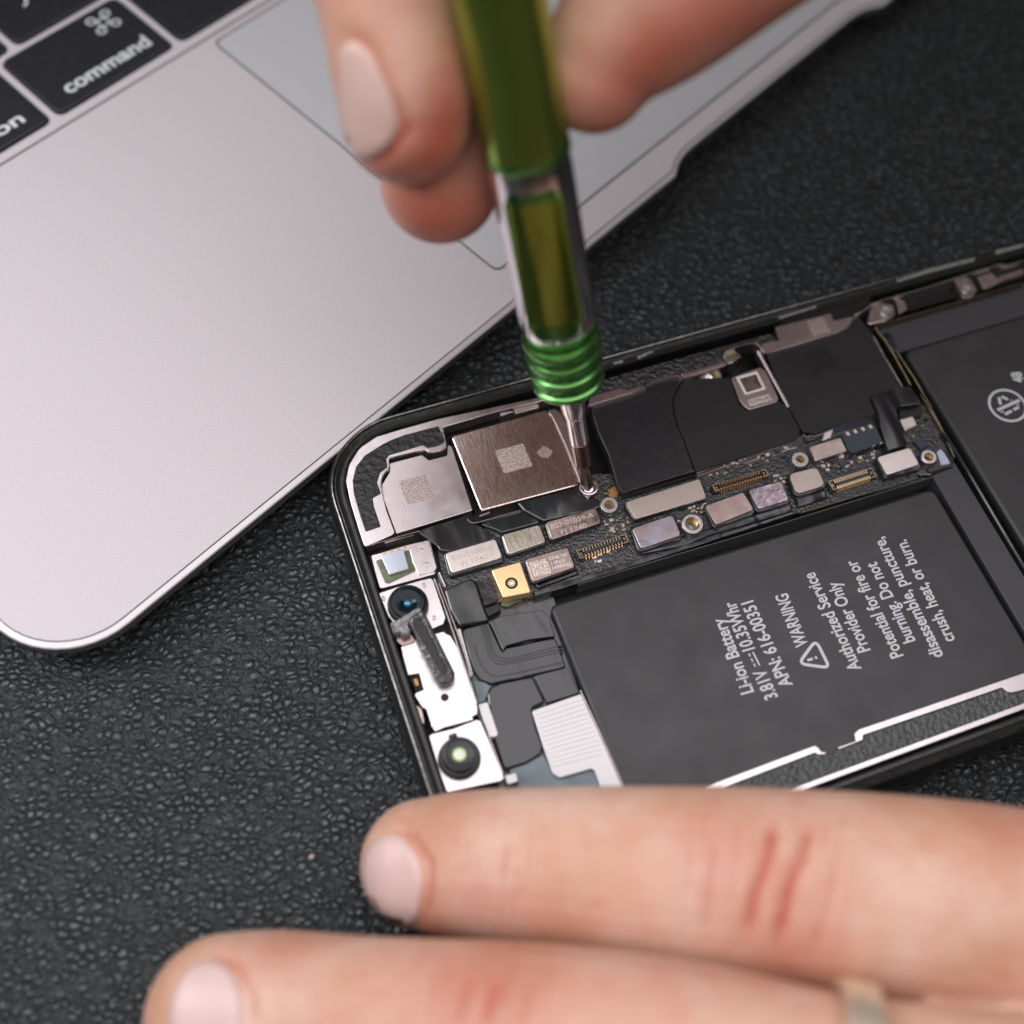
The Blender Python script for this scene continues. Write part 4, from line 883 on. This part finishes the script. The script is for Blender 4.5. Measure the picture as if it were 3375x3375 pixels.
def paint(ob, spots, creases, bv):
    """natural skin redness (spots), crease lines and painted shade between fingers, as a vertex attribute; creases also dent the surface"""
    me = ob.data; at_ = me.attributes.new('red', 'FLOAT', 'POINT'); vals = [0.] * len(me.vertices)
    sp = []
    for (x, y, rad, s) in spots:
        h = hit(bv, (x, y))
        if h[0]: sp.append((h[0], rad, s))
    cr = []
    for pts, wd, s in creases:
        q = []
        for (x0, y0), (x1, y1) in zip(pts[:-1], pts[1:]):
            for k in range(12):
                h = hit(bv, (x0 + (x1 - x0) * k / 12, y0 + (y1 - y0) * k / 12))
                if h[0]: q.append(h[0])
        if q:
            md_ = q[len(q) // 2]; cr.append((q, wd, s, md_, (max((c - md_).length for c in q) + 3 * wd) ** 2))
    for i, v in enumerate(me.vertices):
        a = 0.
        for c, rad, s in sp:
            d = (v.co - c).length / rad
            if d < 2.5: a += s * math.exp(-d * d)
        dent = 0.
        for q, wd, s, md_, r2 in cr:
            if (md_ - v.co).length_squared > r2: continue
            dm = min(((v.co - c).length, k) for k, c in enumerate(q)); e = min(1, 6 * min(dm[1] + 1, len(q) - dm[1]) / len(q)); d = dm[0] / wd
            if d < 3: g = math.exp(-d * d) * s * e; a += g; dent += g * (1.6 if .04 < wd < .065 else .6)
        vals[i] = min(1, a)
        if dent > 0: v.co -= v.normal * (.05 * dent)
    at_.data.foreach_set('value', vals)
def nail(bv, parent, pts, rim=.02, m=m_nail, lift=.02, sub=7):
    """nail plate: outline given around its centre, dropped onto the finger surface"""
    cx = sum(p[0] for p in pts) / len(pts); cy = sum(p[1] for p in pts) / len(pts)
    q = fillet(pts, 1e3, 5); bm = bmesh.new(); n = len(q); rings = []
    hc = hit(bv, (cx, cy)); prev = None
    for k in range(sub + 1):
        t = k / sub; row = []
        for p in q:
            h = hit(bv, (cx + (p.x - cx) * t, cy + (p.y - cy) * t))
            if h[0] is None: h = row_prev = (hc[0], hc[1])
            up = lift * (1 if t < .9 else .6); row.append(bm.verts.new(h[0] + h[1] * up))
            if k == 0: break
        rings.append(row)
    low = [bm.verts.new(v.co - (v.co - hc[0]).normalized() * -.005 - hc[1] * .06) for v in rings[-1]]
    for i in range(n): bm.faces.new((rings[0][0], rings[1][i], rings[1][(i + 1) % n]))
    for a, b in zip(rings[1:-1], rings[2:]): 
        for i in range(n): bm.faces.new((a[i], a[(i + 1) % n], b[(i + 1) % n], b[i]))
    for i in range(n): bm.faces.new((rings[-1][i], rings[-1][(i + 1) % n], low[(i + 1) % n], low[i]))
    o = bm_obj('fingernail', bm, m, parent, True); return o

# resting hand: index and middle finger reach in from the right
fA = [wc(798, 1628, 14.05, .76), wc(860, 1630, 13.9, .84), wc(1000, 1636, 13.5, .90), wc(1200, 1652, 13.15, .985), wc(1450, 1674, 12.85, 1.07), wc(1700, 1700, 12.65, 1.12), wc(1932, 1726, 12.5, 1.11), wc(2250, 1790, 12.1, 1.12), wc(2700, 1900, 11.9, 1.35)]
fB = [wc(425, 1918, 12.95, .88), wc(520, 1922, 12.85, .92), wc(700, 1937, 12.45, .90), wc(1000, 1964, 11.85, .935), wc(1300, 2012, 11.4, .95), wc(1600, 2074, 11.15, .93), wc(1932, 2118, 11.05, .975), wc(2250, 2180, 11.3, 1.1), wc(2700, 2230, 11.6, 1.35)]
fR = [wc(700, 2330, 12.0, .82), wc(1000, 2340, 11.9, .9), wc(1400, 2400, 11.7, .98), wc(1900, 2500, 11.6, 1.0), wc(2250, 2540, 11.6, 1.1), wc(2700, 2560, 11.6, 1.3)]
fP = [wc(1150, 2760, 11.3, .72), wc(1500, 2770, 11.3, .8), wc(1900, 2820, 11.3, .88), wc(2300, 2880, 11.3, 1.0), wc(2700, 2880, 11.4, 1.2)]
pal = [[wc(2600, 1950, 11.9, 1.35), wc(3300, 2250, 11.8, 1.7), wc(4100, 2700, 11.9, 2.0), wc(5200, 3100, 12.0, 2.3)],
       [wc(2600, 2250, 11.8, 1.35), wc(3300, 2480, 11.7, 1.7), wc(4100, 2800, 11.9, 2.0)],
       [wc(2600, 2560, 11.7, 1.35), wc(3300, 2720, 11.7, 1.6), wc(4100, 2900, 11.9, 1.9)],
       [wc(2600, 2850, 11.6, 1.2), wc(3300, 2900, 11.7, 1.5), wc(4100, 2950, 11.9, 1.8)]]
thb = [wc(2350, 1250, 13.6, .85), wc(2600, 1330, 13.5, 1.0), wc(3000, 1550, 13.2, 1.1), wc(3500, 1950, 12.8, 1.4), wc(4100, 2450, 12.3, 1.6)]
Zu = (0, 0, 1)
h1, s1 = hand_mesh('hand', [(fA, Zu, .92), (fB, Zu, .94), (fR, Zu, .94), (fP, Zu, .94), (thb, Zu, .9)] + [(p_, Zu, .75) for p_ in pal], 'left hand resting flat with two outstretched fingers across the lower edge of the phone', (8, -10, 0))
bv1 = bvh(s1)
paint(s1, [(820, 1560, .5, .12), (900, 1700, .6, .25), (1340, 1560, .7, .18), (1460, 1660, .8, .22), (1500, 1830, .6, .35), (1900, 1560, .5, .3), (520, 1780, .5, .35), (560, 1900, .5, .2), (800, 1860, .8, .3), (950, 1930, .7, .25), (1250, 1870, .6, .2), (1000, 1790, 1.0, .2), (830, 1760, .3, .5)],
      [([(1462, 1545), (1448, 1620), (1425, 1690), (1408, 1780)], .055, .7), ([(1530, 1550), (1512, 1620), (1485, 1690), (1462, 1800)], .055, .65), ([(1350, 1590), (1338, 1680), (1330, 1770)], .05, .32), ([(1575, 1600), (1560, 1720), (1530, 1800)], .05, .2), ([(940, 1850), (915, 1932)], .06, .4), ([(880, 1850), (862, 1932)], .06, .3), ([(1000, 1850), (985, 1932)], .05, .25), ([(955, 1600), (945, 1660)], .05, .2), ([(738, 1565), (780, 1580), (812, 1630), (812, 1690), (798, 1748)], .05, .4), ([(395, 1795), (450, 1820), (478, 1880), (478, 1932)], .05, .35)]
      + [([(x_ + random.uniform(-6, 6), 1500 + random.uniform(0, 150)), (x_ - 10, 1640), (x_ - 24 + random.uniform(-8, 8), 1700 + random.uniform(0, 100))], .025, random.uniform(.12, .3)) for x_ in (1310, 1330, 1375, 1395, 1425, 1485, 1505, 1555, 1590, 1610, 960, 985, 1005)]
      + [([(x_, 1800 + random.uniform(0, 40)), (x_ - 12, 1925)], .025, random.uniform(.12, .28)) for x_ in (820, 845, 900, 925, 965, 1020, 1040)] + [ ([(900, 1778), (1200, 1806), (1450, 1850), (1560, 1872)], .06, .5)], bv1)  # last long line paints the shade between the two fingers into the skin
nail(bv1, h1, [(690, 1605), (718, 1578), (755, 1578), (790, 1620), (797, 1665), (788, 1735), (765, 1756), (725, 1745), (695, 1700), (684, 1650)])
nail(bv1, h1, [(345, 1838), (380, 1812), (425, 1820), (455, 1870), (456, 1932), (445, 1990), (400, 2030), (345, 2010), (320, 1950), (322, 1880)])
# ring worn on the lower finger
rc0 = Vector(fB[5][0]); rdir = (Vector(fB[5][0]) - Vector(fB[4][0])).normalized()
rr = .975
ro = lathe('ring', [(rr + .0, -.19), (rr + .08, -.17), (rr + .10, 0), (rr + .08, .17), (rr + .0, .19), (rr - .03, .1), (rr - .03, -.1), (rr, -.19)], m_ring, None, rc0, rdir, 72)
T(ro, 'pale gold ring worn on the lower finger at the bottom right', 'ring')

# hand holding the screwdriver
fC = [wc(766, 222, 12.55, .70), wc(763, 160, 12.4, .745), wc(745, 40, 12.2, .76), wc(718, -110, 12.0, .80), wc(700, -300, 11.6, .86), wc(760, -520, 11.0, .92), wc(950, -700, 10.8, 1.0), wc(1250, -850, 11.0, 1.3)]
fD = [wc(830, 345, 13.7, .70), wc(835, 260, 13.55, .73), wc(842, 100, 13.3, .78), wc(850, -100, 13.0, .82), wc(880, -330, 12.6, .88), wc(1000, -560, 12.2, .98), wc(1250, -750, 12.0, 1.3)]
fE = [wc(1122, 140, 12.6, .62), wc(1155, 88, 12.5, .73), wc(1235, 5, 12.35, .88), wc(1360, -105, 12.1, .96), wc(1560, -260, 11.8, 1.0), wc(1750, -480, 11.6, 1.15), wc(1900, -760, 11.8, 1.6)]
fR2 = [wc(860, -20, 14.6, .66), wc(870, -130, 14.2, .74), wc(930, -330, 13.8, .82), wc(1150, -520, 13.4, .95), wc(1400, -700, 12.9, 1.25)]
pal2 = [[wc(1200, -820, 11.3, 1.35), wc(1700, -1000, 11.6, 1.9), wc(2300, -1350, 12.0, 2.2), wc(3300, -2000, 12.6, 2.4), wc(4300, -2700, 13, 2.5)], [wc(1300, -720, 12.4, 1.3), wc(1800, -850, 12.3, 1.7), wc(2300, -1300, 12.2, 2.0)], [wc(1900, -760, 11.8, 1.5), wc(2300, -1250, 12.0, 1.9)]]
cv = R @ Vector((0, 0, 1))
h2, s2 = hand_mesh('hand', [(fC, cv, 1.), (fD, cv, 1.), (fE, cv, 1.), (fR2, cv, 1.)] + [(p_, cv, .85) for p_ in pal2], 'hand pinching the green handle of the screwdriver above the phone', (4, 2, 4), voxel=.07)
bv2 = bvh(s2)
paint(s2, [(850, 180, .4, .5), (840, 260, .4, .5), (780, 310, .4, .45), (700, 320, .4, .35), (880, 60, .5, .25), (720, 20, .6, .25), (830, 400, .9, .6), (900, 420, .5, .3), (760, 400, .5, .3), (1170, 200, .5, .45), (1060, 150, .4, .2), (1210, 110, .4, .35), (1300, 60, .7, .5), (1450, 10, .8, .5), (1120, 240, .4, .3)],
      [([(648, 60), (700, 92), (745, 190), (768, 245), (735, 285), (690, 318)], .06, .45)], bv2)
nail(bv2, h2, [(637, 95), (665, 75), (700, 105), (735, 180), (752, 240), (728, 280), (690, 305), (655, 285), (645, 200)], m=m_nail_pale, lift=.015)
0 and nail(bv2, h2, [(1120, 20), (1150, -10), (1195, -5), (1212, 30), (1200, 85), (1165, 112), (1132, 95), (1118, 60)], lift=.025)

# tiny crumb lying on the leather
cp = at((1026, 2825), .03); bm = bmesh.new(); bmesh.ops.create_icosphere(bm, subdivisions=2, radius=.035, matrix=Matrix.Translation(cp))
for v in bm.verts: v.co += Vector((random.uniform(-.01, .01), random.uniform(-.01, .01), random.uniform(-.006, .006)))
T(bm_obj('crumb', bm, mat('crumb_tan', (.40, .34, .27), 0, .8), None), 'tiny tan crumb on the black leather left of the fingertip', 'crumb')
